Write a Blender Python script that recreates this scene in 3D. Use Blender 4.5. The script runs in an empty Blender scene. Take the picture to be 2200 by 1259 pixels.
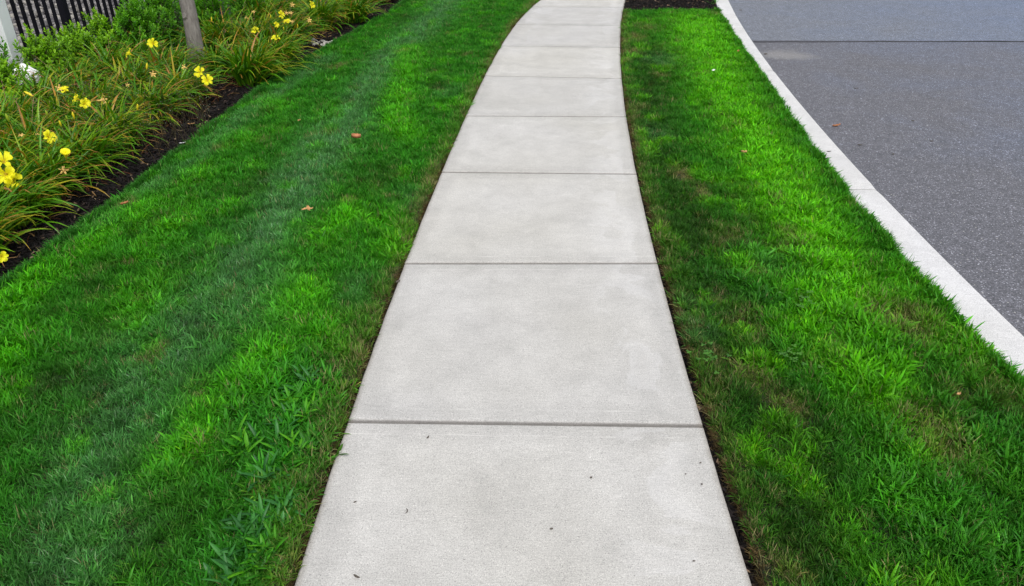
import bpy, math, random
import numpy as np
from mathutils import Vector, Matrix, Euler

R = math.radians
rnd = random.Random(7)
nr = np.random.RandomState(7)
scene = bpy.context.scene
COL = scene.collection

# ------------------------------------------------------------------ camera
H = 1.65                      # eye height
FPX = 1640.0                  # focal length in pixels of the 2200 px wide photo
PITCH = math.atan(950.0 / FPX)
CP, SP = math.cos(PITCH), math.sin(PITCH)
cam_d = bpy.data.cameras.new('camera')
cam_d.sensor_width = 36.0
cam_d.lens = FPX / 2200.0 * 36.0
cam_d.clip_start = 0.05
cam_d.clip_end = 2000.0
cam = bpy.data.objects.new('camera', cam_d)
cam.location = (0, 0, H)
cam.rotation_euler = (math.pi / 2 - PITCH, 0, 0)
COL.objects.link(cam)
scene.camera = cam

# ------------------------------------------------------------------ sky, sun, exposure
SUN_EL, SUN_AZ = R(58), R(160)          # azimuth clockwise from +Y: behind the camera, a little to the right
world = bpy.data.worlds.new("World")
scene.world = world
world.use_nodes = True
wn = world.node_tree
for n in list(wn.nodes):
    wn.nodes.remove(n)
wo = wn.nodes.new('ShaderNodeOutputWorld')
bg = wn.nodes.new('ShaderNodeBackground')
sky = wn.nodes.new('ShaderNodeTexSky')
sky.sky_type = 'NISHITA'
sky.sun_disc = False
sky.sun_elevation = SUN_EL
sky.sun_rotation = SUN_AZ
sky.air_density = 1.0
sky.dust_density = 3.0
sky.ozone_density = 1.0
hs = wn.nodes.new('ShaderNodeHueSaturation')
hs.inputs['Saturation'].default_value = 0.32
hs.inputs['Value'].default_value = 1.0
bg.inputs['Strength'].default_value = 0.15
wn.links.new(sky.outputs[0], hs.inputs['Color'])
wn.links.new(hs.outputs[0], bg.inputs[0])
wn.links.new(bg.outputs[0], wo.inputs[0])
sun_d = bpy.data.lights.new('sun', 'SUN')
sun_d.energy = 1.5
sun_d.angle = R(14)
sun_d.color = (1.0, 0.96, 0.90)
sun = bpy.data.objects.new('sun', sun_d)
sdir = Vector((math.sin(SUN_AZ) * math.cos(SUN_EL), math.cos(SUN_AZ) * math.cos(SUN_EL), math.sin(SUN_EL)))
sun.rotation_euler = sdir.to_track_quat('Z', 'Y').to_euler()
sun.location = sdir * 30
COL.objects.link(sun)
vs = scene.view_settings
vs.view_transform = 'Standard'
vs.look = 'None'
vs.gamma = 1.0
vs.use_curve_mapping = False
vs.exposure = 0.22

# ------------------------------------------------------------------ helpers
def at(px, py, z=0.0):
    """point at height z that the photograph shows at pixel (px, py)"""
    zc = (H - z) * FPX / (CP * (py - 629.5 + FPX * SP / CP))
    return ((px - 1100.0) / FPX * zc, (zc - (H - z) * SP) / CP, z)

def tag(o, label=None, cat=None, group=None, kind=None):
    if label: o['label'] = label
    if cat: o['category'] = cat
    if group: o['group'] = group
    if kind: o['kind'] = kind
    return o

def empty(name, loc=(0, 0, 0), rot=(0, 0, 0)):
    o = bpy.data.objects.new(name, None)
    o.location = loc
    o.rotation_euler = rot
    o.empty_display_size = 0.05
    COL.objects.link(o)
    return o

def link(name, me, parent=None, loc=(0, 0, 0), rot=(0, 0, 0), scale=(1, 1, 1), coll=None):
    o = bpy.data.objects.new(name, me)
    o.location = loc
    o.rotation_euler = rot
    o.scale = scale
    (coll or COL).objects.link(o)
    if parent is not None:
        o.parent = parent
    return o

class MB:
    """collects vertices, faces, a per-vertex (t, rand, extra) attribute"""
    def __init__(s):
        s.v, s.f, s.c = [], [], []
    def add(s, vs_, fs_, cs_=None):
        b = len(s.v)
        s.v += [tuple(p) for p in vs_]
        s.f += [tuple(b + i for i in f) for f in fs_]
        s.c += cs_ if cs_ else [(0, 0, 0)] * len(vs_)
    def box(s, c, size, rot=None):
        x, y, z = size[0] / 2, size[1] / 2, size[2] / 2
        m = rot or Matrix.Identity(3)
        vv = [m @ Vector(p) + Vector(c) for p in
              [(-x, -y, -z), (x, -y, -z), (x, y, -z), (-x, y, -z), (-x, -y, z), (x, -y, z), (x, y, z), (-x, y, z)]]
        s.add(vv, [(0, 3, 2, 1), (4, 5, 6, 7), (0, 1, 5, 4), (1, 2, 6, 5), (2, 3, 7, 6), (3, 0, 4, 7)])
    def strip(s, pts, widths, side, fold=0.0, rand=0.0, extra=0.0):
        """a leaf blade: centre line pts, widths, side vector; fold lifts the edges"""
        n = len(pts)
        vv, cc, ff = [], [], []
        for i, (p, w) in enumerate(zip(pts, widths)):
            t = i / (n - 1)
            a = pts[min(i + 1, n - 1)] - pts[max(i - 1, 0)]
            up = side.cross(a)
            if up.length > 1e-9: up.normalize()
            if fold:
                vv += [p - side * w / 2 + up * w * fold, p, p + side * w / 2 + up * w * fold]
                cc += [(t, rand, extra)] * 3
            else:
                vv += [p - side * w / 2, p + side * w / 2]
                cc += [(t, rand, extra)] * 2
        k = 3 if fold else 2
        for i in range(n - 1):
            for j in range(k - 1):
                a = i * k + j
                ff.append((a, a + 1, a + k + 1, a + k))
        s.add(vv, ff, cc)
    def tube(s, pts, radii, sides=8, cap=True, rand=0.0):
        rings = []
        n = len(pts)
        ref = Vector((0.3, 1, 0.1)).normalized()
        vv, ff, cc = [], [], []
        for i, p in enumerate(pts):
            d = (pts[min(i + 1, n - 1)] - pts[max(i - 1, 0)]).normalized()
            x = d.cross(ref)
            if x.length < 1e-3: x = d.cross(Vector((1, 0, 0)))
            x.normalize()
            y = d.cross(x)
            for k in range(sides):
                a = 2 * math.pi * k / sides
                vv.append(p + (x * math.cos(a) + y * math.sin(a)) * radii[i])
                cc.append((i / (n - 1), rand, 0))
        for i in range(n - 1):
            for k in range(sides):
                a = i * sides + k
                b = i * sides + (k + 1) % sides
                ff.append((a, b, b + sides, a + sides))
        if cap:
            ff.append(tuple(range(sides))[::-1])
            ff.append(tuple((n - 1) * sides + k for k in range(sides)))
        s.add(vv, ff, cc)
    def mesh(s, name, mat=None, smooth=False):
        me = bpy.data.meshes.new(name)
        me.from_pydata(s.v, [], s.f)
        a = me.color_attributes.new('col', 'FLOAT_COLOR', 'POINT')
        arr = np.ones((len(s.v), 4), dtype=np.float32)
        if s.c:
            arr[:, :3] = np.array(s.c, dtype=np.float32)
        a.data.foreach_set('color', arr.ravel())
        if mat: me.materials.append(mat)
        if smooth:
            me.polygons.foreach_set('use_smooth', [True] * len(me.polygons))
        me.update()
        return me
    def build(s, name, mat=None, parent=None, smooth=False, **k):
        return link(name, s.mesh(name, mat, smooth), parent, **k)

# numpy value noise
_perm = nr.permutation(256)
_val = nr.rand(256)
def vnoise(x, y, seed=0):
    xi, yi = np.floor(x).astype(int), np.floor(y).astype(int)
    fx, fy = x - xi, y - yi
    fx, fy = fx * fx * (3 - 2 * fx), fy * fy * (3 - 2 * fy)
    def h(a, b):
        return _val[_perm[(_perm[(a + seed * 37) & 255] + b) & 255]]
    return (h(xi, yi) * (1 - fx) + h(xi + 1, yi) * fx) * (1 - fy) + (h(xi, yi + 1) * (1 - fx) + h(xi + 1, yi + 1) * fx) * fy
def fbm(x, y, seed=0, oct=3):
    r, a, tot = 0, 1.0, 0
    for k in range(oct):
        r = r + a * vnoise(x * 2 ** k, y * 2 ** k, seed + k)
        tot += a
        a *= 0.5
    return r / tot

# ------------------------------------------------------------------ node materials
def new_mat(name):
    m = bpy.data.materials.new(name)
    m.use_nodes = True
    nt = m.node_tree
    b = nt.nodes['Principled BSDF']
    return m, nt, b
class NT:
    def __init__(s, nt): s.nt = nt
    def n(s, t, **kw):
        x = s.nt.nodes.new(t)
        for k, v in kw.items(): setattr(x, k, v)
        return x
    def l(s, a, b): s.nt.links.new(a, b)
    def noise(s, scale, vec=None, detail=4, rough=0.6, dist=0.0):
        x = s.n('ShaderNodeTexNoise')
        x.inputs['Scale'].default_value = scale
        x.inputs['Detail'].default_value = detail
        x.inputs['Roughness'].default_value = rough
        x.inputs['Distortion'].default_value = dist
        if vec: s.l(vec, x.inputs['Vector'])
        return x.outputs['Fac']
    def vor(s, scale, vec=None, feature='F1', out='Distance'):
        x = s.n('ShaderNodeTexVoronoi', feature=feature)
        x.inputs['Scale'].default_value = scale
        if vec: s.l(vec, x.inputs['Vector'])
        return x.outputs[out]
    def ramp(s, fac, stops, interp='LINEAR'):
        x = s.n('ShaderNodeValToRGB')
        x.color_ramp.interpolation = interp
        e = x.color_ramp.elements
        while len(e) < len(stops): e.new(0.5)
        for el, (p, c) in zip(e, stops):
            el.position = p
            el.color = (c, c, c, 1) if isinstance(c, (int, float)) else (*c, 1)
        s.l(fac, x.inputs[0])
        return x.outputs[0]
    def math(s, op, a, b=None, c=None, clamp=False):
        x = s.n('ShaderNodeMath', operation=op, use_clamp=clamp)
        for i, q in enumerate((a, b, c)):
            if q is None: continue
            if isinstance(q, (int, float)): x.inputs[i].default_value = q
            else: s.l(q, x.inputs[i])
        return x.outputs[0]
    def mix(s, fac, a, b, blend='MIX'):
        x = s.n('ShaderNodeMix', data_type='RGBA', blend_type=blend)
        for i, q in ((0, fac), (6, a), (7, b)):
            if isinstance(q, (int, float)) and i == 0: x.inputs[0].default_value = q
            elif isinstance(q, (tuple, list)): x.inputs[i].default_value = (*q, 1)
            elif isinstance(q, (int, float)): x.inputs[i].default_value = (q, q, q, 1)
            else: s.l(q, x.inputs[i])
        return x.outputs[2]
    def coord(s):
        return s.n('ShaderNodeTexCoord').outputs['Object']
    def pos(s):
        return s.n('ShaderNodeNewGeometry').outputs['Position']
    def attr(s, name, kind='GEOMETRY'):
        x = s.n('ShaderNodeAttribute', attribute_name=name, attribute_type=kind)
        return x
    def sep(s, v):
        x = s.n('ShaderNodeSeparateXYZ')
        s.l(v, x.inputs[0])
        return x.outputs
    def bump(s, h, bsdf, strength=0.5, dist=0.005):
        x = s.n('ShaderNodeBump')
        x.inputs['Strength'].default_value = strength
        x.inputs['Distance'].default_value = dist
        s.l(h, x.inputs['Height'])
        s.l(x.outputs[0], bsdf.inputs['Normal'])

def concrete(name, base, slab=False):
    m, nt, b = new_mat(name)
    q = NT(nt)
    P = q.pos()
    big = q.noise(3.4, P, 5, 0.68, 0.3)
    mid = q.noise(9.0, P, 4, 0.6, 0.3)
    fine = q.noise(260.0, P, 3, 0.75)
    grain = q.vor(520.0, P, out='Color')
    gs = q.n('ShaderNodeSeparateColor'); q.l(grain, gs.inputs[0])
    warm = q.noise(1.1, P, 2, 0.5)
    c1 = tuple(base)
    c2 = tuple(x * y for x, y in zip(base, (0.93, 0.925, 0.90)))
    col = q.mix(q.ramp(warm, [(0.35, 0), (0.65, 1)]), c1, c2)
    col = q.mix(1.0, col, q.ramp(big, [(0.28, 0.90), (0.5, 1.0), (0.74, 1.07)]), 'MULTIPLY')
    col = q.mix(1.0, col, q.ramp(mid, [(0.3, 0.94), (0.7, 1.05)]), 'MULTIPLY')
    col = q.mix(1.0, col, q.ramp(fine, [(0.25, 0.60), (0.5, 1.0), (0.78, 1.32)]), 'MULTIPLY')
    col = q.mix(1.0, col, q.ramp(gs.outputs[0], [(0.0, 0.50), (0.09, 0.92), (0.85, 1.04), (1.0, 1.28)]), 'MULTIPLY')
    # sparse dark pits
    pit = q.vor(38.0, P)
    pc = q.n('ShaderNodeTexVoronoi'); pc.inputs['Scale'].default_value = 38.0; q.l(P, pc.inputs['Vector'])
    ps = q.n('ShaderNodeSeparateColor'); q.l(pc.outputs['Color'], ps.inputs[0])
    pm = q.math('MULTIPLY', q.math('LESS_THAN', pit, 0.075), q.math('GREATER_THAN', ps.outputs[1], 0.72))
    col = q.mix(q.math('MULTIPLY', pm, 0.55), col, tuple(x * 0.35 for x in base))
    if slab:
        a = q.sep(q.attr('col').outputs['Vector'])       # x: metres to the nearest joint, y: metres to the nearest side
        wob = q.math('MULTIPLY', q.math('SUBTRACT', q.noise(5.0, P, 3), 0.5), 0.02)
        dj = q.math('ADD', a[0], wob)
        line = q.math('LESS_THAN', q.math('ABSOLUTE', q.math('SUBTRACT', dj, 0.062)), 0.0035)
        brk = q.ramp(q.noise(7.0, P, 3, 0.7), [(0.42, 0), (0.70, 1)])
        col = q.mix(q.math('MULTIPLY', q.math('MULTIPLY', line, brk), 0.40), col, (0.80, 0.79, 0.76))
        # trowelled borders are smoother and a shade darker, with an uneven inner outline
        edge = q.math('MINIMUM', a[0], a[1])
        ew = q.math('ADD', edge, q.math('MULTIPLY', q.math('SUBTRACT', q.noise(4.0, P, 4), 0.5), 0.12))
        em = q.ramp(ew, [(0.06, 0.93), (0.10, 1.0), (0.125, 1.035), (0.17, 1.0)])
        col = q.mix(1.0, col, em, 'MULTIPLY')
        # laitance blotches with crisp outlines
        lm = q.noise(1.9, P, 6, 0.55, 0.9)
        rightside = q.math('MULTIPLY', q.ramp(a[1], [(0.05, 0.3), (0.09, 1), (0.24, 1), (0.34, 0)]), q.math('GREATER_THAN', q.sep(P)[0], 0.15))
        col = q.mix(q.math('MULTIPLY', rightside, q.ramp(lm, [(0.49, 0), (0.505, 0.20), (0.62, 0.05)])), col, (0.74, 0.74, 0.75))
        # grit and dirt packed into the tooled joints
        col = q.mix(q.ramp(q.math('ADD', a[0], q.math('MULTIPLY', q.math('SUBTRACT', q.noise(60.0, P, 2), 0.5), 0.003)), [(0.0035, 0.60), (0.0080, 0.0)]), col, (0.12, 0.11, 0.10))
        tone = q.n('ShaderNodeObjectInfo').outputs['Random']
        col = q.mix(1.0, col, q.ramp(tone, [(0, (0.955, 0.955, 0.965)), (1, (1.035, 1.03, 1.015))]), 'MULTIPLY')
        # dirt drawn along the soil-side edges
        dirt = q.math('ADD', a[1], q.math('MULTIPLY', q.noise(30.0, P, 3), 0.02))
        col = q.mix(q.ramp(dirt, [(0.008, 0.55), (0.035, 0.0)]), col, (0.20, 0.17, 0.13))
    # broom texture across the walk
    mp = q.n('ShaderNodeMapping'); mp.inputs['Scale'].default_value = (14, 330, 40)
    q.l(P, mp.inputs[0])
    broom = q.noise(1.0, mp.outputs[0], 2, 0.6)
    col = q.mix(1.0, col, q.ramp(broom, [(0.3, 0.90), (0.7, 1.07)]), 'MULTIPLY')
    q.l(col, b.inputs['Base Color'])
    b.inputs['Roughness'].default_value = 0.9
    h = q.math('ADD', q.math('MULTIPLY', fine, 0.8), q.math('MULTIPLY', broom, 0.5))
    q.bump(h, b, 0.6, 0.002)
    return m

def asphalt(name, tone, blue):
    m, nt, b = new_mat(name)
    q = NT(nt)
    P = q.pos()
    v = q.n('ShaderNodeTexVoronoi'); v.inputs['Scale'].default_value = 185.0; q.l(P, v.inputs['Vector'])
    sc = q.n('ShaderNodeSeparateColor'); q.l(v.outputs['Color'], sc.inputs[0])
    stone = q.ramp(sc.outputs[0], [(0.0, 0.45), (0.45, 0.82), (0.80, 1.15), (0.94, 1.5), (1.0, 3.8)])
    v2 = q.n('ShaderNodeTexVoronoi'); v2.inputs['Scale'].default_value = 80.0; q.l(P, v2.inputs['Vector'])
    s2 = q.n('ShaderNodeSeparateColor'); q.l(v2.outputs['Color'], s2.inputs[0])
    bigstone = q.math('MULTIPLY', q.math('LESS_THAN', v2.outputs['Distance'], 0.33), q.math('GREATER_THAN', s2.outputs[1], 0.972))
    big = q.noise(0.9, P, 5, 0.65, 0.4)
    mid = q.noise(14.0, P, 4, 0.6)
    fine = q.noise(420.0, P, 2, 0.7)
    sky_sheen = q.math('ADD', q.math('MULTIPLY', q.math('SUBTRACT', q.sep(P)[0], 2.6), 0.17), q.math('MULTIPLY', q.math('SUBTRACT', big, 0.5), 1.3))  # blue sky sheen put into the base colour, growing away from the kerb
    base = q.mix(q.ramp(sky_sheen, [(0.05, 0), (0.75, 1)]), tone, blue)
    col = q.mix(1.0, base, stone, 'MULTIPLY')
    col = q.mix(1.0, col, q.ramp(mid, [(0.25, 0.80), (0.75, 1.18)]), 'MULTIPLY')
    col = q.mix(1.0, col, q.ramp(fine, [(0.25, 0.6), (0.75, 1.4)]), 'MULTIPLY')
    col = q.mix(q.math('MULTIPLY', bigstone, 0.8), col, (0.50, 0.49, 0.47))
    # pale silt washed out beside the kerb
    a = q.sep(P)
    c = at(1690, 118, -0.13)
    dx = q.math('DIVIDE', q.math('SUBTRACT', a[0], c[0]), 0.45)
    dy = q.math('DIVIDE', q.math('SUBTRACT', a[1], c[1]), 0.32)
    d = q.math('SQRT', q.math('ADD', q.math('POWER', dx, 2.0), q.math('POWER', dy, 2.0)))
    d = q.math('ADD', d, q.math('MULTIPLY', q.math('SUBTRACT', q.noise(5.0, P, 4), 0.5), 1.2))
    col = q.mix(q.ramp(d, [(0.25, 0.42), (0.85, 0.0)]), col, (0.34, 0.33, 0.31))
    q.l(col, b.inputs['Base Color'])
    b.inputs['Roughness'].default_value = 0.62
    b.inputs['Specular IOR Level'].default_value = 0.5
    q.bump(q.math('ADD', v.outputs['Distance'], q.math('MULTIPLY', fine, 0.4)), b, 0.7, 0.003)
    return m

def soil(name, c1, c2, scale=60):
    m, nt, b = new_mat(name)
    q = NT(nt)
    P = q.pos()
    f = q.noise(scale, P, 5, 0.75)
    g = q.noise(6.0, P, 3)
    col = q.mix(q.ramp(f, [(0.3, 0), (0.7, 1)]), c1, c2)
    col = q.mix(1.0, col, q.ramp(g, [(0.3, 0.75), (0.7, 1.2)]), 'MULTIPLY')
    q.l(col, b.inputs['Base Color'])
    b.inputs['Roughness'].default_value = 0.95
    q.bump(f, b, 1.0, 0.02)
    return m

def leafy(name, ramp, tip=None, rough=0.5, trans=0.35, obj_random=False, inst=None, spec=0.35, stripe=False):
    """thin foliage: colour by the per-leaf random number, browned from the tip by the third channel"""
    m, nt, b = new_mat(name)
    q = NT(nt)
    a = q.sep(q.attr('col').outputs['Vector'])
    r = a[1]
    if obj_random:
        oi = q.n('ShaderNodeObjectInfo')
        r = q.math('FRACT', q.math('ADD', r, oi.outputs['Random']))
    col = q.ramp(r, ramp)
    if inst:
        t = q.attr(inst, 'INSTANCER').outputs['Color']
        col = q.mix(1.0, t, col, 'MULTIPLY')
    # blade bases tinted darker, tips slightly lighter
    if inst:
        col = q.mix(1.0, col, q.ramp(a[0], [(0.0, (0.78, 0.80, 0.62)), (0.45, (1, 1, 1)), (1.0, (1.16, 1.08, 1.05))]), 'MULTIPLY')
    if tip:
        rr = q.math('SUBTRACT', q.math('ADD', a[0], a[2]), 1.0)
        wob = q.math('MULTIPLY', q.math('SUBTRACT', q.noise(30, q.pos(), 2), 0.5), 0.25)
        k = q.ramp(q.math('ADD', rr, wob), [(0.0, 0), (0.16, 1)])
        tc = q.ramp(q.math('ADD', rr, wob), [(0.0, tip[0]), (0.2, tip[1]), (0.55, tip[2])])
        col = q.mix(k, col, tc)
    q.l(col, b.inputs['Base Color'])
    b.inputs['Roughness'].default_value = rough
    b.inputs['Specular IOR Level'].default_value = spec
    tr = q.n('ShaderNodeBsdfTranslucent')
    q.l(q.mix(1.0, col, (1.25, 1.15, 0.55), 'MULTIPLY'), tr.inputs[0])
    mx = q.n('ShaderNodeMixShader')
    mx.inputs[0].default_value = trans
    q.l(b.outputs[0], mx.inputs[1]); q.l(tr.outputs[0], mx.inputs[2])
    q.l(mx.outputs[0], nt.nodes['Material Output'].inputs[0])
    return m

def plain(name, c, rough=0.6, var=0.12, scale=25, metal=0.0, bump=0.0, spec=0.5):
    m, nt, b = new_mat(name)
    q = NT(nt)
    f = q.noise(scale, q.coord(), 4)
    q.l(q.mix(1.0, c, q.ramp(f, [(0.25, 1 - var), (0.75, 1 + var)]), 'MULTIPLY'), b.inputs['Base Color'])
    b.inputs['Roughness'].default_value = rough
    b.inputs['Metallic'].default_value = metal
    b.inputs['Specular IOR Level'].default_value = spec
    if bump: q.bump(f, b, 0.6, bump)
    return m

M = {}
M['slab'] = concrete('sidewalk concrete', (0.545, 0.538, 0.522), slab=True)
M['joint'] = soil('joint grit', (0.03, 0.028, 0.025), (0.075, 0.07, 0.06), 120)
M['kerb'] = concrete('kerb concrete', (0.66, 0.66, 0.67))
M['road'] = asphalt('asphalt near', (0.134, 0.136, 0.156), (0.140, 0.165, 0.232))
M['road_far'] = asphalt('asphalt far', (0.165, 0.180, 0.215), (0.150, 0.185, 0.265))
M['dark_seam'] = plain('dark_seam', (0.060, 0.060, 0.072), 0.8, 0.6, 40)
M['soil'] = soil('dark soil', (0.012, 0.010, 0.009), (0.045, 0.036, 0.028), 90)
M['mulch'] = soil('mulch ground', (0.005, 0.005, 0.005), (0.020, 0.017, 0.017), 80)
M['thatch'] = soil('turf soil', (0.010, 0.018, 0.005), (0.03, 0.042, 0.010), 70)
M['farground'] = soil('ground', (0.03, 0.07, 0.015), (0.05, 0.10, 0.02), 12)
M['gravelbed'] = soil('gravel bed', (0.05, 0.045, 0.045), (0.10, 0.09, 0.085), 40)

# grass: the tuft's tint comes with each instance, blade variation from the mesh
M['grass'] = leafy('lawn grass', [(0.0, (0.55, 0.62, 0.60)), (0.35, (0.9, 0.92, 0.85)), (0.7, (1.1, 1.08, 1.0)), (0.955, (1.35, 1.2, 1.2)), (0.965, (2.2, 1.35, 2.2)), (1.0, (3.6, 1.6, 4.0))],
                   rough=0.5, trans=0.22, inst='tint', spec=0.14)
M['coarse'] = leafy('broad grass', [(0.0, (0.7, 0.75, 0.7)), (0.5, (1.0, 1.0, 1.0)), (1.0, (1.35, 1.2, 1.2))],
                    rough=0.45, trans=0.22, inst='tint', spec=0.18)
M['dry'] = leafy('dry thatch', [(0.0, (0.55, 0.5, 0.45)), (0.5, (1.0, 1.0, 1.0)), (1.0, (1.5, 1.4, 1.3))],
                 rough=0.8, trans=0.2, inst='tint', spec=0.1)
M['chip'] = leafy('mulch chips', [(0.0, (0.5, 0.5, 0.5)), (0.6, (1.2, 1.1, 1.1)), (1.0, (2.0, 1.8, 1.7))],
                  rough=0.85, trans=0.0, inst='tint', spec=0.2)
M['stone'] = None
def stone_mat():
    m, nt, b = new_mat('river stone')
    q = NT(nt)
    t = q.attr('tint', 'INSTANCER').outputs['Color']
    f = q.noise(60, q.coord(), 4, 0.7)
    q.l(q.mix(1.0, t, q.ramp(f, [(0.3, 0.7), (0.7, 1.25)]), 'MULTIPLY'), b.inputs['Base Color'])
    b.inputs['Roughness'].default_value = 0.75
    q.bump(f, b, 0.5, 0.004)
    return m
M['stone'] = stone_mat()
M['pebble'] = plain('pale pebble', (0.42, 0.40, 0.37), 0.7, 0.3, 50, bump=0.003)
M['lily'] = leafy('daylily leaf', [(0.0, (0.045, 0.18, 0.005)), (0.35, (0.080, 0.27, 0.006)), (0.65, (0.14, 0.36, 0.008)), (0.88, (0.28, 0.42, 0.014)), (0.97, (0.40, 0.38, 0.02)), (1.0, (0.42, 0.26, 0.03))],
                  tip=((0.42, 0.38, 0.02), (0.50, 0.27, 0.04), (0.40, 0.20, 0.07)), rough=0.38, trans=0.35, obj_random=True, spec=0.4)
M['lily_mass'] = leafy('daylily foliage', [(0.0, (0.035, 0.14, 0.004)), (0.35, (0.065, 0.23, 0.005)), (0.65, (0.12, 0.32, 0.007)), (0.90, (0.24, 0.41, 0.010)), (0.97, (0.40, 0.38, 0.02)), (1.0, (0.40, 0.26, 0.03))],
                  tip=((0.42, 0.38, 0.02), (0.50, 0.27, 0.04), (0.40, 0.20, 0.07)), rough=0.38, trans=0.3, spec=0.3)
M['stalk'] = plain('flower stalk', (0.12, 0.17, 0.03), 0.6, 0.4, 12)
M['drystalk'] = plain('dry stalk', (0.24, 0.15, 0.08), 0.8, 0.4, 12)
M['petal'] = leafy('yellow petal', [(0.0, (0.95, 0.88, 0.004)), (1.0, (0.98, 0.97, 0.05))], rough=0.55, trans=0.4, spec=0.2)
M['throat'] = plain('flower throat', (0.62, 0.45, 0.03), 0.6, 0.2)
M['bud'] = plain('flower bud', (0.80, 0.66, 0.02), 0.5, 0.2, 14)
M['budgreen'] = plain('green bud', (0.35, 0.48, 0.03), 0.5, 0.2, 14)
M['wilt'] = plain('wilted petal', (0.72, 0.48, 0.14), 0.7, 0.25, 40)
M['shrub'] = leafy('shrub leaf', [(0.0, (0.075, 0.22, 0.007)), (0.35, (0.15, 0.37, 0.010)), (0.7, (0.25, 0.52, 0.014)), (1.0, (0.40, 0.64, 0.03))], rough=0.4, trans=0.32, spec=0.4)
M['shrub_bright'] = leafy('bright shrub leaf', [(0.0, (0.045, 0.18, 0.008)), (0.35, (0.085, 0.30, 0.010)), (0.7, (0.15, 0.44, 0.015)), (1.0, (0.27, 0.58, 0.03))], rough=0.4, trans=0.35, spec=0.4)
M['twig'] = plain('twig', (0.10, 0.075, 0.05), 0.8, 0.3)
M['fence'] = plain('black fence paint', (0.005, 0.005, 0.009), 0.6, 0.3, 8, spec=0.2)
M['white'] = plain('white vinyl', (0.84, 0.87, 0.90), 0.45, 0.05, 6)
M['bag'] = plain('white plastic', (0.88, 0.88, 0.90), 0.5, 0.04, 8)
M['red'] = plain('red print', (0.45, 0.05, 0.05), 0.5, 0.1)
M['deadleaf'] = plain('dead leaf', (0.42, 0.17, 0.07), 0.6, 0.35, 40)
M['tanleaf'] = plain('tan leaf', (0.56, 0.32, 0.13), 0.6, 0.3, 50)
M['debris'] = plain('dark debris', (0.10, 0.085, 0.07), 0.8, 0.3)
M['treeleaf'] = leafy('tree leaf', [(0.0, (0.04, 0.11, 0.012)), (1.0, (0.08, 0.18, 0.02))], rough=0.5, trans=0.3)

def bark():
    m, nt, b = new_mat('grey bark')
    q = NT(nt)
    P = q.coord()
    mp = q.n('ShaderNodeMapping'); mp.inputs['Scale'].default_value = (60, 60, 14); q.l(P, mp.inputs[0])
    f = q.noise(1.0, mp.outputs[0], 5, 0.7, 0.5)
    g = q.noise(5, P, 3)
    col = q.mix(q.ramp(f, [(0.3, 0), (0.65, 1)]), (0.125, 0.110, 0.098), (0.265, 0.243, 0.225))
    col = q.mix(1.0, col, q.ramp(g, [(0.3, 0.8), (0.7, 1.15)]), 'MULTIPLY')
    q.l(col, b.inputs['Base Color'])
    b.inputs['Roughness'].default_value = 0.9
    q.bump(f, b, 0.9, 0.006)
    return m
M['bark'] = bark()

# ------------------------------------------------------------------ plan of the site (curves measured on the ground)
class Curve:
    """X as a smooth function of Y through measured ground points, straight beyond them"""
    def __init__(s, px, z=0.0, deg=4):
        p = np.array([at(x, y, z)[:2] for x, y in px])
        s.y0, s.y1 = p[:, 1].min(), p[:, 1].max()
        s.c = np.polyfit(p[:, 1], p[:, 0], deg)
        d = np.polyder(s.c)
        s.d0 = np.clip(np.polyval(d, s.y0), -0.25, 0.25)
        s.d1 = np.polyval(d, s.y1)
    def __call__(s, y):
        y = np.asarray(y, dtype=float)
        yc = np.clip(y, s.y0, s.y1)
        return np.polyval(s.c, yc) + (y < s.y0) * (y - s.y0) * s.d0 + (y > s.y1) * (y - s.y1) * s.d1
walk_l = Curve([(628, 1259), (660, 1165), (745, 903), (790, 775), (866, 565), (925, 425), (948, 369), (1000, 248), (1040, 165), (1070, 105), (1108, 52), (1160, 0)])
walk_r = Curve([(1617, 1259), (1595, 1180), (1515, 915), (1466, 745), (1410, 563), (1385, 450), (1368, 371), (1347, 250), (1337, 168), (1333, 100), (1334, 55), (1343, 0)])
kerb_i = Curve([(1545, 0), (1560, 35), (1620, 118), (1700, 236), (1760, 312), (1838, 403), (1900, 485), (1980, 570), (2050, 648), (2120, 722), (2200, 800)])
kerb_o = Curve([(1567, 0), (1600, 60), (1663, 148), (1720, 220), (1800, 310), (1893, 408), (1985, 505), (2100, 618), (2200, 712)])
bed = Curve([(0, 598), (60, 545), (130, 505), (200, 452), (260, 405), (350, 338), (400, 300), (450, 262), (500, 222), (560, 180), (610, 150), (690, 105), (740, 75), (800, 40), (865, 0)])
YN, YF = -3.0, 24.0
Y_MULCH = at(1440, 22)[1]          # where the verge turns from grass to mulch
Z_ROAD = -0.13

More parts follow.
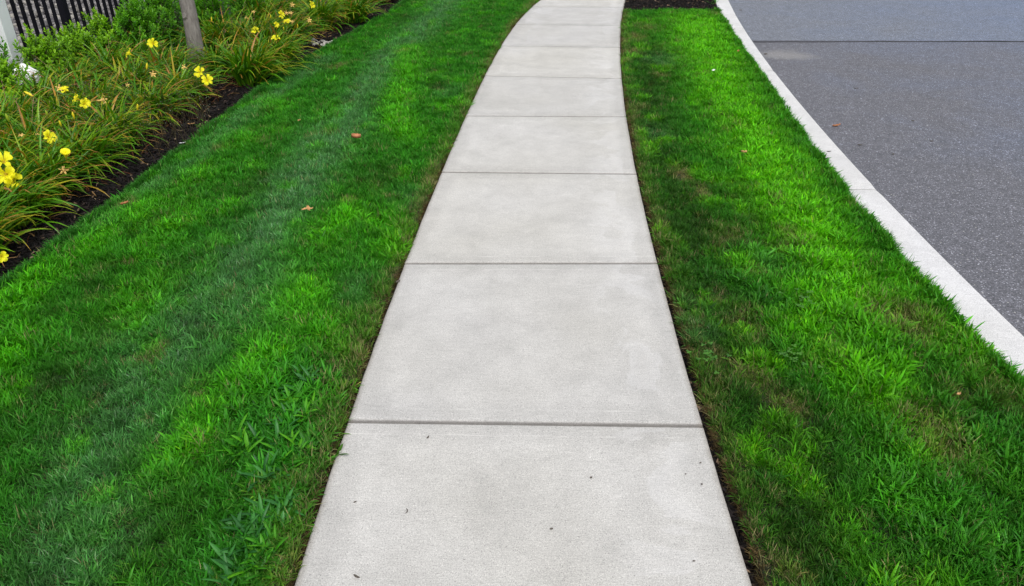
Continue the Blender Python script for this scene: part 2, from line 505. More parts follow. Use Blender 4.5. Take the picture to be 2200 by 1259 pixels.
def sheet(name, fl, fr, y0, y1, z, mat, ny=80, nx=6, kind='structure', bump=0.0, skirt=0.0):
    mb = MB()
    ys = np.linspace(y0, y1, ny)
    vv = []
    for y in ys:
        a, b = float(fl(y)), float(fr(y))
        for i in range(nx + 1):
            x = a + (b - a) * i / nx
            zz = z + (bump * (float(fbm(np.array([x * 9.0]), np.array([y * 9.0]), 3)[0]) - 0.5) if bump and 0 < i < nx else 0)
            vv.append((x, y, zz))
    w = nx + 1
    ff = [(j * w + i, j * w + i + 1, (j + 1) * w + i + 1, (j + 1) * w + i) for j in range(ny - 1) for i in range(nx)]
    if skirt:
        b0 = len(vv)
        for j in range(ny):
            p, q_ = vv[j * w], vv[j * w + nx]
            vv.append((p[0] , p[1], z - skirt)); vv.append((q_[0], q_[1], z - skirt))
        for j in range(ny - 1):
            ff.append((j * w, (j + 1) * w, b0 + 2 * (j + 1), b0 + 2 * j))
            ff.append((j * w + nx, b0 + 2 * j + 1, b0 + 2 * (j + 1) + 1, (j + 1) * w + nx))
    mb.add(vv, ff)
    o = mb.build(name, mat, smooth=False)
    if kind: o['kind'] = kind
    return o

# ground to the horizon
g = MB(); S = 400
g.add([(-S, -S, -0.30), (S, -S, -0.30), (S, S, -0.30), (-S, S, -0.30)], [(0, 1, 2, 3)])
tag(g.build('ground', M['farground']), kind='structure')
# soil under the walk and in the cut trenches on both sides of it
sheet('soil', lambda y: walk_l(y) - 0.25, lambda y: walk_r(y) + 0.25, YN, YF, -0.060, M['soil'], 120, 10, bump=0.03)
GAP_L, GAP_R = 0.008, 0.036
def edge_l(y):
    y = np.asarray(y, float)
    return walk_l(y) - GAP_L - 0.020 * np.clip(fbm(y * 2.6, y * 0 + 3.3, 5) * 2 - 0.75, 0, 1)
def edge_r(y):
    y = np.asarray(y, float)
    return walk_r(y) + GAP_R * np.clip(0.45 + 0.12 * (6 - y), 0.5, 1.0) + 0.016 * (fbm(y * 3.1, y * 0 + 7.7, 8) - 0.5)
kerb_gap = lambda y: kerb_i(y) - 0.050
kerb_in = lambda y: kerb_i(y) - 0.046
bed_g = lambda y: bed(y) + 0.055
sheet('lawn', bed_g, edge_l, YN, YF, -0.012, M['thatch'], 240, 8, bump=0.02, skirt=0.07)
sheet('lawn', edge_r, kerb_gap, YN, Y_MULCH, -0.012, M['thatch'], 200, 8, bump=0.02, skirt=0.07)
sheet('mulch_bed', edge_r, kerb_gap, Y_MULCH + 0.002, YF, -0.030, M['mulch'], 60, 10, bump=0.03)
fence_p0 = np.array([-4.345, 6.89]); fence_d = np.array([0.109, 0.994])
fence_x = lambda y: fence_p0[0] + (np.asarray(y, float) - fence_p0[1]) * fence_d[0] / fence_d[1]
sheet('mulch_bed', lambda y: fence_x(y) + 0.05, lambda y: bed(y) + 0.051, YN, YF, -0.045, M['mulch'], 160, 20, bump=0.05)
sheet('gravel_ground', lambda y: fence_x(y) - 9, lambda y: fence_x(y) + 0.046, YN, YF, -0.05, M['gravelbed'], 60, 12)

# ------------------------------------------------------------------ road and kerbs
seam_y = at(1900, 90, Z_ROAD)[1]
far_kerb_x = lambda y: at(2196, -4, 0.0)[0] + 0.60 + (np.asarray(y, float) - 10.3) * 0.03
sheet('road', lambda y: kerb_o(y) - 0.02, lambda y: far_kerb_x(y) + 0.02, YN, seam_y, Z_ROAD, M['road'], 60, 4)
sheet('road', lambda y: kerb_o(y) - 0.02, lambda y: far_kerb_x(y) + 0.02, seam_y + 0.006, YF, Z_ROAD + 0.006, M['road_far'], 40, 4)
t = MB()
xs = np.arange(float(kerb_o(seam_y)) - 0.005, 7.0, 0.06)
vv, ff = [], []
for i, x in enumerate(xs):
    fade = max(0.05, 1 - (x - xs[0]) / 2.3)
    w = 0.024 * fade * (0.6 + 0.9 * float(fbm(np.array([x * 7]), np.array([1.0]), 2)[0]))
    o_ = 0.030 * (float(fbm(np.array([x * 2.5]), np.array([4.0]), 9)[0]) - 0.5)
    vv += [(x, seam_y - w + o_, Z_ROAD + 0.0045), (x, seam_y + 0.012 * fade + o_, Z_ROAD + 0.0105)]
    if i: ff.append((2 * i - 2, 2 * i, 2 * i + 1, 2 * i - 1))
t.add(vv, ff)
tag(t.build('road_seam', M['dark_seam']), kind='structure')  # dark strip along the paving seam, narrowing away from the kerb

def kerb_piece(fi, fo, y0, y1, parent, name='kerb_stone', z=0.0):
    """kerb length with rounded nose and tooled ends"""
    mb = MB()
    ys = np.linspace(y0 + 0.006, y1 - 0.006, max(4, int((y1 - y0) / 0.08)))
    prof = [(0, -0.22), (0, -0.004), (0.03, 0), (0.45, 0), (0.86, -0.001), (0.93, -0.005), (0.975, -0.014), (1.0, -0.03), (1.03, -0.15), (1.03, -0.22)]
    vv = []
    for j, y in enumerate(ys):
        drop = 0.006 if j in (0, len(ys) - 1) else 0.0
        a, b = float(fi(y)), float(fo(y))
        for u, zz in prof:
            vv.append((a + (b - a) * u, y, z + zz - (drop if zz > -0.1 else 0)))
    n = len(prof)
    ff = [(j * n + i, j * n + i + 1, (j + 1) * n + i + 1, (j + 1) * n + i) for j in range(len(ys) - 1) for i in range(n - 1)]
    ff += [tuple(range(n))[::-1], tuple((len(ys) - 1) * n + i for i in range(n))]
    mb.add(vv, ff)
    return mb.build(name, M['kerb'], parent, smooth=False)
kerb = tag(empty('kerb'), kind='structure')
kj = [at(1865, 405)[1], at(1654, 149)[1], at(1585, 31)[1]]
kj = [kj[0] - 4.2, kj[0] - 2.1] + kj + [kj[2] + 2.3, kj[2] + 5.4, kj[2] + 8.4, kj[2] + 11.4]
for a, b in zip(kj[:-1], kj[1:]):
    kerb_piece(kerb_in, kerb_o, a, b, kerb)
kb = MB()
for j in kj[1:-1]:
    a, b = float(kerb_in(j)), float(kerb_o(j))
    kb.box(((a + b) / 2, j, -0.115), (b - a - 0.01, 0.014, 0.165))
kb.build('joint_filler', M['joint'], kerb)
fk = tag(empty('kerb'), kind='structure')
for k in range(9):
    kerb_piece(lambda y: far_kerb_x(y) + 0.16, lambda y: far_kerb_x(y), YN + 3 * k, YN + 3 * k + 3, fk)
sheet('verge', lambda y: far_kerb_x(y) + 0.165, lambda y: far_kerb_x(y) + 30, YN, YF, -0.01, M['farground'], 30, 4)

# ------------------------------------------------------------------ sidewalk slabs
walk = tag(empty('sidewalk'), kind='structure')
jl = [(903, 913), (565, 564.5), (369, 373), (248, 250), (162, 168), (98, 101), (52, 54)]
J = [(at(740, a)[1], at(1500, b)[1]) for a, b in jl]
J = [(J[0][0] - 1.14 * k, J[0][1] - 1.14 * k) for k in (4, 3, 2, 1)] + J + [(J[-1][0] + 1.12 * k, J[-1][1] + 1.12 * k) for k in range(1, 13)]
def slab(y0, y1, tilt):
    mb = MB()
    insets = [0.0, 0.003, 0.008, 0.016, 0.03, 0.06, 0.09, 0.13, 0.18]
    drops = [0.018, 0.006, 0.0018, 0.0006, 0, 0, 0, 0, 0]
    def params(L):
        lo = insets
        mid = list(np.linspace(0.26, L - 0.26, 7))
        return lo + mid + [L - i for i in reversed(insets)]
    W, L = 1.17, 1.13
    us, vs_ = params(W), params(L)
    dd = {round(u, 5): d for u, d in zip(insets, drops)}
    def drop(p, T):
        e = min(p, T - p)
        return float(np.interp(e, insets, drops))
    vv, cc = [], []
    for v in vs_:
        for u in us:
            s_, t_ = u / W, v / L
            ya = y0[0] + (y1[0] - y0[0]) * t_
            yb = y0[1] + (y1[1] - y0[1]) * t_
            y = ya + (yb - ya) * s_
            y += 0.0038 * (1 - 2 * t_)
            x = float(walk_l(ya)) * (1 - s_) + float(walk_r(yb)) * s_
            eu, ev = min(u, W - u), min(v, L - v)
            if v < 0.001 or v > L - 0.001: x += 0.004 * (1 if s_ < 0.5 else -1) * (1 if eu < 0.004 else 0)
            z = -max(drop(u, W), drop(v, L)) + tilt * (t_ - 0.5)
            x += 0.003 * (float(vnoise(np.array([y * 14]), np.array([s_ * 3]), 4)[0]) - 0.5) * (1 if eu < 0.02 else 0)
            vv.append((x, y, z)); cc.append((ev, eu, 0))
    w, h = len(us), len(vs_)
    ff = [(j * w + i, j * w + i + 1, (j + 1) * w + i + 1, (j + 1) * w + i) for j in range(h - 1) for i in range(w - 1)]
    ring = [i for i in range(w)] + [j * w + w - 1 for j in range(1, h)] + [(h - 1) * w + i for i in range(w - 2, -1, -1)] + [j * w for j in range(h - 2, 0, -1)]
    b0 = len(vv)
    for i in ring:
        vv.append((vv[i][0], vv[i][1], -0.105)); cc.append((0, 0, 0))
    n = len(ring)
    ff += [(ring[(k + 1) % n], ring[k], b0 + k, b0 + (k + 1) % n) for k in range(n)]
    mb.add(vv, ff, cc)
    return mb.build('slab', M['slab'], walk, smooth=False)
for k in range(len(J) - 1):
    slab(J[k], J[k + 1], rnd.uniform(-0.0015, 0.0015))
jf = MB()
for ya, yb in J[1:-1]:
    a, b = float(walk_l(ya)) + 0.012, float(walk_r(yb)) - 0.012
    jf.add([(a, ya - 0.008, -0.021), (b, yb - 0.008, -0.021), (b, yb + 0.008, -0.021), (a, ya + 0.008, -0.021)], [(0, 1, 2, 3)])
jf.build('joint_filler', M['joint'], walk)

# ------------------------------------------------------------------ scattering by geometry nodes
def scatter(name, pts, rot, scl, idx, tint, sources, smooth=False):
    me = bpy.data.meshes.new(name)
    n = len(pts)
    me.vertices.add(n)
    me.vertices.foreach_set('co', np.asarray(pts, np.float32).ravel())
    a = me.attributes.new('rot', 'FLOAT_VECTOR', 'POINT'); a.data.foreach_set('vector', np.asarray(rot, np.float32).ravel())
    a = me.attributes.new('scl', 'FLOAT', 'POINT'); a.data.foreach_set('value', np.asarray(scl, np.float32))
    a = me.attributes.new('idx', 'INT', 'POINT'); a.data.foreach_set('value', np.asarray(idx, np.int32))
    tt = np.ones((n, 4), np.float32); tt[:, :3] = tint
    a = me.attributes.new('tint', 'FLOAT_COLOR', 'POINT'); a.data.foreach_set('color', tt.ravel())
    coll = bpy.data.collections.new(name + ' sources')
    for i, s in enumerate(sources):
        o = bpy.data.objects.new('%03d' % i, s)
        coll.objects.link(o)
    o = link(name, me)
    ng = bpy.data.node_groups.new(name, 'GeometryNodeTree')
    ng.interface.new_socket('Geometry', in_out='INPUT', socket_type='NodeSocketGeometry')
    ng.interface.new_socket('Geometry', in_out='OUTPUT', socket_type='NodeSocketGeometry')
    N = ng.nodes.new
    gi, go = N('NodeGroupInput'), N('NodeGroupOutput')
    m2p = N('GeometryNodeMeshToPoints'); iop = N('GeometryNodeInstanceOnPoints'); ci = N('GeometryNodeCollectionInfo')
    ci.inputs['Collection'].default_value = coll
    ci.inputs['Separate Children'].default_value = True
    ci.inputs['Reset Children'].default_value = True
    def na(nm, ty):
        x = N('GeometryNodeInputNamedAttribute'); x.data_type = ty; x.inputs['Name'].default_value = nm
        return x.outputs['Attribute']
    L = ng.links.new
    L(gi.outputs[0], m2p.inputs[0]); L(m2p.outputs[0], iop.inputs['Points'])
    L(ci.outputs[0], iop.inputs['Instance'])
    iop.inputs['Pick Instance'].default_value = True
    L(na('idx', 'INT'), iop.inputs['Instance Index'])
    e2r = N('FunctionNodeEulerToRotation')
    L(na('rot', 'FLOAT_VECTOR'), e2r.inputs[0]); L(e2r.outputs[0], iop.inputs['Rotation'])
    L(na('scl', 'FLOAT'), iop.inputs['Scale'])
    L(iop.outputs[0], go.inputs[0])
    md = o.modifiers.new('scatter', 'NODES'); md.node_group = ng
    return o

# ---- grass tuft meshes
def tuft(n, rad, lmin, lmax, wmin, wmax, lean, mat, seg=3, curl=0.9, seed=0):
    r = random.Random(seed)
    mb = MB()
    for i in range(n):
        a = r.uniform(0, 2 * math.pi)
        b = Vector((math.cos(a), math.sin(a), 0)) * rad * math.sqrt(r.random())
        L = r.uniform(lmin, lmax); w = r.uniform(wmin, wmax)
        az = a + r.gauss(0, 0.9)
        d = Vector((math.cos(az), math.sin(az), 0))
        th = abs(r.gauss(lean * 0.5, lean * 0.5))
        cu = r.uniform(0.3, 1.0) * curl
        pts = [b.copy()]; p = b.copy()
        for k in range(seg):
            ang = th + cu * (k + 0.5) / seg
            p = p + (d * math.sin(ang) + Vector((0, 0, 1)) * math.cos(ang)) * L / seg
            pts.append(p.copy())
        ws = [w * q_ for q_ in ([0.8, 1.0, 0.75, 0.06] if seg == 3 else [0.7, 1.0, 0.95, 0.7, 0.05])]
        tw = az + math.pi / 2 + r.gauss(0, 0.35)
        side = Vector((math.cos(tw), math.sin(tw), 0))
        mb.strip(pts, ws, side, 0.0 if w < 0.0035 else 0.16, r.random() * (0.97 if w > 0.004 else 1.0), 0)
    return mb.mesh('tuft', mat, smooth=False)
fine = [tuft(16, 0.022, 0.022, 0.048, 0.0018, 0.0031, 0.95, M['grass'], 3, 1.0, s) for s in range(6)]
coarse = [tuft(9, 0.024, 0.026, 0.054, 0.0050, 0.0085, 1.05, M['coarse'], 4, 1.1, 50 + s) for s in range(5)]
dry = [tuft(14, 0.024, 0.020, 0.050, 0.0015, 0.0026, 1.5, M['dry'], 3, 0.7, 90 + s) for s in range(3)]
SRC = fine + coarse + dry
NF, NCO, ND = len(fine), len(coarse), len(dry)

# patches of different grasses, and BLUE strokes tinting in the mowing stripe's sheen, each at its place on the lawn: (px, py, radius in px, kind, strength)
LIME, BLUE, DARK, BROWN, BROAD = range(5)
def stroke(pts, r, kind, s, n=5):
    out = []
    for (a, b), (c, d) in zip(pts[:-1], pts[1:]):
        for k in range(n):
            t_ = k / n
            rr = r[0] + (r[1] - r[0]) * 0.5 if isinstance(r, tuple) else r
            out.append((a + (c - a) * t_, b + (d - b) * t_, rr, kind, s))
    return out
patches = []
patches += stroke([(1000, -40), (930, 40), (850, 110), (790, 190), (740, 260)], 34, BLUE, 1.0)
patches += stroke([(740, 260), (690, 330), (630, 420), (560, 520)], 52, BLUE, 1.0)
patches += stroke([(560, 520), (470, 620), (380, 720)], 75, BLUE, 0.8)
patches += stroke([(380, 720), (300, 860), (200, 1050), (120, 1250)], 110, BLUE, 0.6)
patches += stroke([(700, 130), (610, 190), (540, 240), (440, 330), (300, 420), (130, 540)], 22, BLUE, 0.7)
patches += [(560, 640, 70, BLUE, 0.8), (420, 740, 60, BLUE, 0.7), (870, 430, 30, BLUE, 0.6), (960, 200, 20, BLUE, 0.5), (760, 620, 40, BLUE, 0.5)]
patches += stroke([(880, 110), (860, 200), (850, 260), (900, 300)], 28, LIME, 0.9)
patches += [(740, 470, 45, LIME, 1.0), (700, 500, 50, LIME, 0.8), (860, 520, 45, LIME, 1.0), (820, 480, 35, LIME, 0.7), (640, 640, 60, LIME, 0.9), (680, 720, 40, LIME, .7),
            (20, 650, 60, LIME, 1.0), (90, 600, 50, LIME, .9), (200, 520, 50, LIME, .8), (300, 450, 60, LIME, .7), (10, 760, 50, LIME, .9), (380, 480, 40, LIME, .8), (420, 380, 40, LIME, .7),
            (560, 780, 60, LIME, 0.8), (480, 860, 60, LIME, 0.8), (420, 960, 50, LIME, .9), (350, 1000, 40, LIME, .6), (620, 820, 50, BROAD, .7), (560, 900, 60, BROAD, .8),
            (660, 880, 50, BROAD, 1.0), (690, 820, 40, BROAD, .9), (640, 980, 50, BROAD, 1.0), (610, 1080, 60, BROAD, 1.0), (560, 1180, 70, BROAD, 1.0), (450, 1230, 60, BROAD, .7),
            (300, 640, 60, LIME, .6), (520, 300, 40, LIME, .5), (600, 230, 30, LIME, .5), (560, 400, 40, DARK, .8), (820, 380, 40, DARK, .6), (330, 620, 80, DARK, .4), (480, 560, 60, DARK, .5),
            (100, 830, 70, DARK, .8), (250, 700, 60, DARK, .7), (150, 950, 90, DARK, .5), (330, 1150, 120, DARK, .6), (720, 760, 40, BROWN, .25), (760, 680, 30, BROWN, .35), (250, 1000, 70, DARK, .4),
            (100, 1180, 120, DARK, .5), (270, 438, 12, BROWN, .8), (880, 470, 14, BROWN, .5)]
# right verge
patches += stroke([(1500, 50), (1530, 120), (1560, 200), (1600, 260), (1650, 330)], 60, LIME, 1.0)
patches += stroke([(1640, 330), (1690, 420), (1750, 520), (1810, 600), (1860, 700)], 75, LIME, 1.0)
patches += [(1870, 800, 70, LIME, 1.0), (1890, 870, 60, LIME, .8), (1760, 640, 70, LIME, .8), (1720, 700, 50, LIME, .7), (1950, 620, 60, LIME, .5), (2060, 740, 60, LIME, .6),
            (1950, 1020, 70, LIME, .35), (2020, 1100, 60, LIME, .35), (2140, 1000, 50, LIME, .3), (2130, 1180, 60, LIME, .3), (1860, 1150, 60, LIME, .3), (2160, 1220, 120, DARK, .6), (1980, 1230, 120, DARK, .6), (2190, 1080, 90, DARK, .5), (1560, 600, 50, BROAD, .5),
            (1620, 640, 60, BROAD, .5), (1940, 1040, 90, BROAD, .7), (2100, 950, 90, BROAD, .5), (2100, 1150, 110, BROAD, .7), (1880, 720, 60, BROAD, .5), (1700, 560, 50, BROAD, .6)]
patches += stroke([(1400, 110), (1400, 220), (1420, 330), (1480, 480)], 45, DARK, 0.9)
patches += stroke([(1480, 480), (1540, 640), (1620, 850)], 80, DARK, 1.0)
patches += stroke([(1620, 850), (1700, 980), (1760, 1180)], 120, DARK, 1.0)
patches += [(2120, 880, 70, DARK, .7), (1960, 930, 70, DARK, .6), (1800, 960, 90, DARK, .7), (2050, 850, 60, DARK, .6), (1420, 130, 30, BLUE, .5), (1500, 700, 40, BLUE, .5), (1410, 290, 30, BLUE, .4), (1640, 560, 30, BLUE, .5)]
patches += [(1455, 372, 17, BROWN, 1.1), (1500, 412, 22, BROWN, .9), (1360, 80, 20, BROWN, .9), (1350, 110, 16, BROWN, .8), (1385, 60, 22, BROWN, .6), (1370, 230, 14, BROWN, .6), (1560, 500, 28, BROWN, .5),
            (1700, 500, 24, BROWN, .6), (1690, 530, 20, BROWN, .5), (1620, 795, 30, BROWN, .7), (1690, 865, 28, BROWN, .8), (1950, 690, 45, BROWN, .9), (1900, 680, 30, BROWN, .6), (1990, 720, 30, BROWN, .7),
            (2010, 930, 45, BROWN, .8), (1990, 890, 30, BROWN, .5), (2150, 830, 40, BROWN, .5), (1510, 690, 14, BROWN, .8), (1530, 800, 18, BROWN, .8), (1560, 940, 20, BROWN, .5), (1540, 30, 14, BROWN, .5), (1660, 230, 12, BROWN, .3),
            (1680, 1200, 40, BROWN, .5), (1590, 270, 10, BROWN, .6), (1600, 690, 30, BROWN, .4), (1800, 740, 25, BROWN, .4)]
PC = np.array([(at(x, y)[0], at(x, y)[1], r / (FPX * CP * 0 + (y + 320.5) * CP / H), k, s) for x, y, r, k, s in patches])

def grass_field(name, fl, fr, y0, y1, dens, base_bias):
    xs0 = min(float(fl(y)) for y in np.linspace(y0, y1, 40)); xs1 = max(float(fr(y)) for y in np.linspace(y0, y1, 40))
    n = int((xs1 - xs0) * (y1 - y0) * dens)
    x = nr.uniform(xs0, xs1, n); y = nr.uniform(y0, y1, n)
    keep = (x > fl(y) + 0.004) & (x < fr(y) - 0.004)
    # only what the camera (or one beside it) can see, with a margin
    zc = y * CP + H * SP
    sx = x / np.maximum(zc, 0.2)
    keep &= (np.abs(sx) < 1100 / FPX + 0.55 / np.maximum(zc, 0.3)) & (y > 0.55)
    # nearer grass is denser
    keep &= nr.rand(n) < np.clip(1.25 - y * 0.055, 0.55, 1.0)
    x, y = x[keep], y[keep]
    n = len(x)
    w = np.zeros((5, n))
    wx = x + 0.10 * (fbm(x * 5, y * 5, 11) - 0.5) + 0.05 * (vnoise(x * 21, y * 21, 12) - 0.5)
    wy = y + 0.16 * (fbm(x * 5, y * 5, 21) - 0.5) + 0.07 * (vnoise(x * 21, y * 21, 22) - 0.5)
    for k in range(5):
        P = PC[PC[:, 3] == k]
        acc = np.zeros(n)
        for px, py, r, _, s in P:
            ry = r * 1.7
            d2 = ((wx - px) / r) ** 2 + ((wy - py) / ry) ** 2
            acc = np.maximum(acc, s * np.exp(-d2 * 0.8))
        w[k] = acc * (0.8 if k == BROWN else 1.0)
    n1, n2, n3 = fbm(x * 3.2, y * 3.2, 31), fbm(x * 8, y * 6, 41), vnoise(x * 30, y * 30, 51)
    # clumps of broad light grass and dark fine grass beyond the mapped patches
    w[LIME] = np.maximum(w[LIME], np.clip((n2 - 0.60) * 3.2, 0, 0.55))
    w[DARK] = np.maximum(w[DARK], np.clip((0.40 - n1) * 3.0, 0, 0.6))
    w[BROWN] = np.maximum(w[BROWN], np.clip((vnoise(x * 9, y * 9, 61) - 0.86) * 3, 0, 0.35))
    # scalped, dry rim along the walk
    rim = np.minimum(np.abs(x - fl(y)), 1) if 'verge' in name else np.minimum(np.abs(fr(y) - x), 1)
    rw = np.clip(1 - rim / (0.075 + 0.05 * n2), 0, 1) * np.clip(0.35 + 1.1 * (fbm(x * 2, y * 2.4, 71) - 0.3), 0.25, 1)
    w[BROWN] = np.maximum(w[BROWN], rw * (0.48 if 'verge' in name else 0.75))
    c_mid = np.array((0.030, 0.205, 0.009)); c_lime = np.array((0.110, 0.47, 0.001) if 'verge' in name else (0.070, 0.38, 0.003)); c_blue = np.array((0.092, 0.275, 0.092))
    c_dark = np.array((0.024, 0.080, 0.009)); c_br = np.array((0.17, 0.19, 0.045)); c_broad = np.array((0.026, 0.190, 0.011))
    col = np.tile(c_mid, (n, 1)) * base_bias
    def mixc(c, f):
        nonlocal col
        col = col * (1 - f[:, None]) + c * f[:, None]
    lf = np.clip(w[LIME] * (0.55 + 0.9 * n3), 0, 1)
    mixc(c_dark, np.clip(w[DARK] * (0.6 + 0.6 * n3), 0, 0.95)); mixc(c_blue, np.clip(w[BLUE] * (0.6 + 0.5 * n3), 0, 0.95)); mixc(c_lime, lf)
    mixc(c_broad, np.clip(w[BROAD], 0, 1) * 0.8); mixc(c_br, np.clip(w[BROWN] * 0.8 * (0.5 + n3), 0, 0.9))
    jit = (0.62 + 0.76 * vnoise(x * 42, y * 42, 91))[:, None] * nr.normal(1, 0.15, (n, 1)) * nr.normal(1, 0.05, (n, 3))
    col = np.clip(col * jit, 0.004, 0.9)
    u = nr.rand(n)
    idx = nr.randint(0, NF, n)
    pc = np.clip(0.05 + 0.55 * w[LIME] ** 1.3 + 0.9 * w[BROAD] + 0.10 * (n2 > 0.55), 0, 0.92) * (1 - np.clip(w[BROWN], 0, 1) * 0.8) * (1 - 0.75 * w[BLUE]) * (1 - 0.4 * w[DARK])
    ic = u < pc
    idx[ic] = NF + nr.randint(0, NCO, ic.sum())
    idr = (nr.rand(n) < np.clip(w[BROWN] * 0.75 + 0.022, 0, 0.85))
    idx[idr] = NF + NCO + nr.randint(0, ND, idr.sum())
    straw = np.array((0.32, 0.29, 0.155))
    col[idr] = straw * nr.uniform(0.55, 1.15, (idr.sum(), 1)) * 0.75 + col[idr] * 0.25
    scl = nr.uniform(0.75, 1.2, n) * (1 + 0.14 * w[LIME] + 0.18 * w[BROAD] - 0.28 * np.clip(w[BROWN], 0, 1) - 0.12 * w[DARK]) * (0.85 + 0.3 * n1) * (0.66 + 0.62 * vnoise(x * 27, y * 22, 95))
    # lean: blades fall along the mowing direction inside the stripe, anyhow elsewhere
    ang = 2 * math.pi * fbm(x * 1.3, y * 1.3, 81)
    tl = 0.12 + 0.25 * n2 + 0.22 * w[BLUE]
    rx = nr.normal(0, 0.16, n) - tl * np.sin(ang) * 0.6 - 0.28 * w[BLUE]
    ry = nr.normal(0, 0.16, n) + tl * np.cos(ang) * 0.6
    rot = np.stack([rx, ry, nr.uniform(0, 2 * math.pi, n)], 1)
    z = -0.012 + 0.02 * (fbm(x * 9.0, y * 9.0, 3) - 0.5)
    return scatter(name, np.stack([x, y, z], 1), rot, scl, idx, col, SRC)

DENS = 5200
go1 = grass_field('lawn_grass', bed_g, edge_l, 0.5, 13.5, DENS, 1.0)
tag(go1, 'mown green lawn grass with a paler mowing stripe left of the sidewalk', 'grass', kind='stuff')
go2 = grass_field('verge_grass', edge_r, kerb_gap, 0.5, Y_MULCH, DENS, 1.0)
tag(go2, 'patchy bright and dark green grass strip between sidewalk and kerb', 'grass', kind='stuff')

# blades that hang over the cut edges and the kerb
def edge_fringe(name, f, y0, y1, n, side, tintc, label, z=-0.004, spread=0.02, broad=0.35):
    y = nr.uniform(y0, y1, n)
    x = f(y) - side * nr.uniform(0, spread, n)
    idx = np.where(nr.rand(n) < broad, NF + nr.randint(0, NCO, n), nr.randint(0, NF, n))
    ry = side * nr.uniform(0.1, 0.7, n)
    rot = np.stack([nr.normal(0, 0.25, n), ry, nr.normal(0, 0.5, n)], 1)
    col = np.array(tintc) * nr.normal(1, 0.2, (n, 1)) * nr.normal(1, 0.06, (n, 3))
    cl = fbm(y * 6, y * 0, 17)
    keep = cl > 0.38
    o = scatter(name, np.stack([x, y, np.full(n, z)], 1)[keep], rot[keep], (nr.uniform(0.6, 1.1, n) * (0.5 + 0.8 * cl))[keep], idx[keep], np.clip(col, .01, .9)[keep], SRC)
    return tag(o, label, 'grass', kind='stuff')
edge_fringe('kerb_grass', lambda y: kerb_gap(y) - 0.008, 0.8, Y_MULCH, 4200, 1, (0.045, 0.24, 0.004), 'ragged bright green grass blades hanging over the white kerb')
edge_fringe('bed_edge_grass', bed_g, 2.2, 12.5, 6000, -1, (0.035, 0.18, 0.02), 'grass blades leaning over the dark mulch at the lawn edge', broad=0.08)

# ------------------------------------------------------------------ mulch chips and gravel
def chip(l, w, h, seed, mat):
    r = random.Random(seed)
    mb = MB()
    pts = [Vector((l * (k / 3 - 0.5), r.uniform(-.15, .15) * l, r.uniform(-.1, .1) * l)) for k in range(4)]
    mb.tube(pts, [w * 0.3, w * 0.55, w * 0.5, w * 0.15], 4, True, r.random())
    return mb.mesh('chip', mat)
chips = [chip(0.045 * (0.6 + 0.3 * k), 0.010, 0.004, k, M['chip']) for k in range(4)]
def chip_field(name, fl, fr, y0, y1, n, z, label, leafy_edge=None):
    y = nr.uniform(y0, y1, n); s_ = nr.rand(n)
    x = fl(y) + (fr(y) - fl(y)) * s_
    zz = z + nr.uniform(-0.002, 0.016, n) + 0.05 * 0
    rot = np.stack([nr.normal(0, .3, n), nr.normal(0, .35, n), nr.uniform(0, 6.28, n)], 1)
    k = nr.rand(n)
    col = np.where((k < 0.86)[:, None], np.array((0.013, 0.0115, 0.012)), np.array((0.035, 0.027, 0.023)))
    col = np.where((k > 0.975)[:, None], np.array((0.22, 0.17, 0.12)), col)
    col = col * nr.uniform(0.5, 1.5, (n, 1))
    o = scatter(name, np.stack([x, y, zz], 1), rot, nr.uniform(0.4, 1.15, n), nr.randint(0, 4, n), col, chips)
    return tag(o, label, 'mulch', kind='stuff')
chip_field('mulch', lambda y: bed(y) - 0.75, lambda y: bed(y) + 0.045, 2.2, 12.5, 26000, -0.035, 'black shredded mulch between the yellow lilies and the lawn')
chip_field('mulch', edge_r, kerb_gap, Y_MULCH + 0.01, Y_MULCH + 3, 9000, -0.022, 'black shredded mulch across the grass strip at the far end')
chip_field('soil_crumbs', lambda y: walk_r(y) + 0.002, lambda y: edge_r(y) + 0.004, 0.6, Y_MULCH, 5000, -0.045, 'dark soil crumbs in the trench right of the sidewalk')
chip_field('soil_crumbs', lambda y: edge_l(y) - 0.004, lambda y: walk_l(y) - 0.002, 0.6, 12, 4000, -0.045, 'dark soil crumbs in the narrow trench left of the sidewalk')
# dry blades and roots showing in the cut faces of the turf
def cut_face(name, f, side, y0, y1, n, label):
    y = nr.uniform(y0, y1, n)
    x = f(y) - side * nr.uniform(-0.004, 0.006, n)
    z = nr.uniform(-0.035, -0.005, n)
    rot = np.stack([nr.normal(0, .5, n), side * nr.uniform(0.5, 1.6, n), nr.normal(0, .8, n)], 1)
    col = np.array((0.15, 0.115, 0.055)) * nr.uniform(0.3, 1.2, (n, 1))
    return tag(scatter(name, np.stack([x, y, z], 1), rot, nr.uniform(0.3, 0.62, n), NF + NCO + nr.randint(0, ND, n), col, SRC), label, 'grass', kind='stuff')
cut_face('dry_thatch', edge_l, 1, 0.6, 12, 3600, 'tan dry thatch along the cut lawn edge left of the sidewalk')
cut_face('dry_thatch', edge_r, -1, 0.6, Y_MULCH, 3600, 'brown dry thatch along the cut turf edge right of the sidewalk')

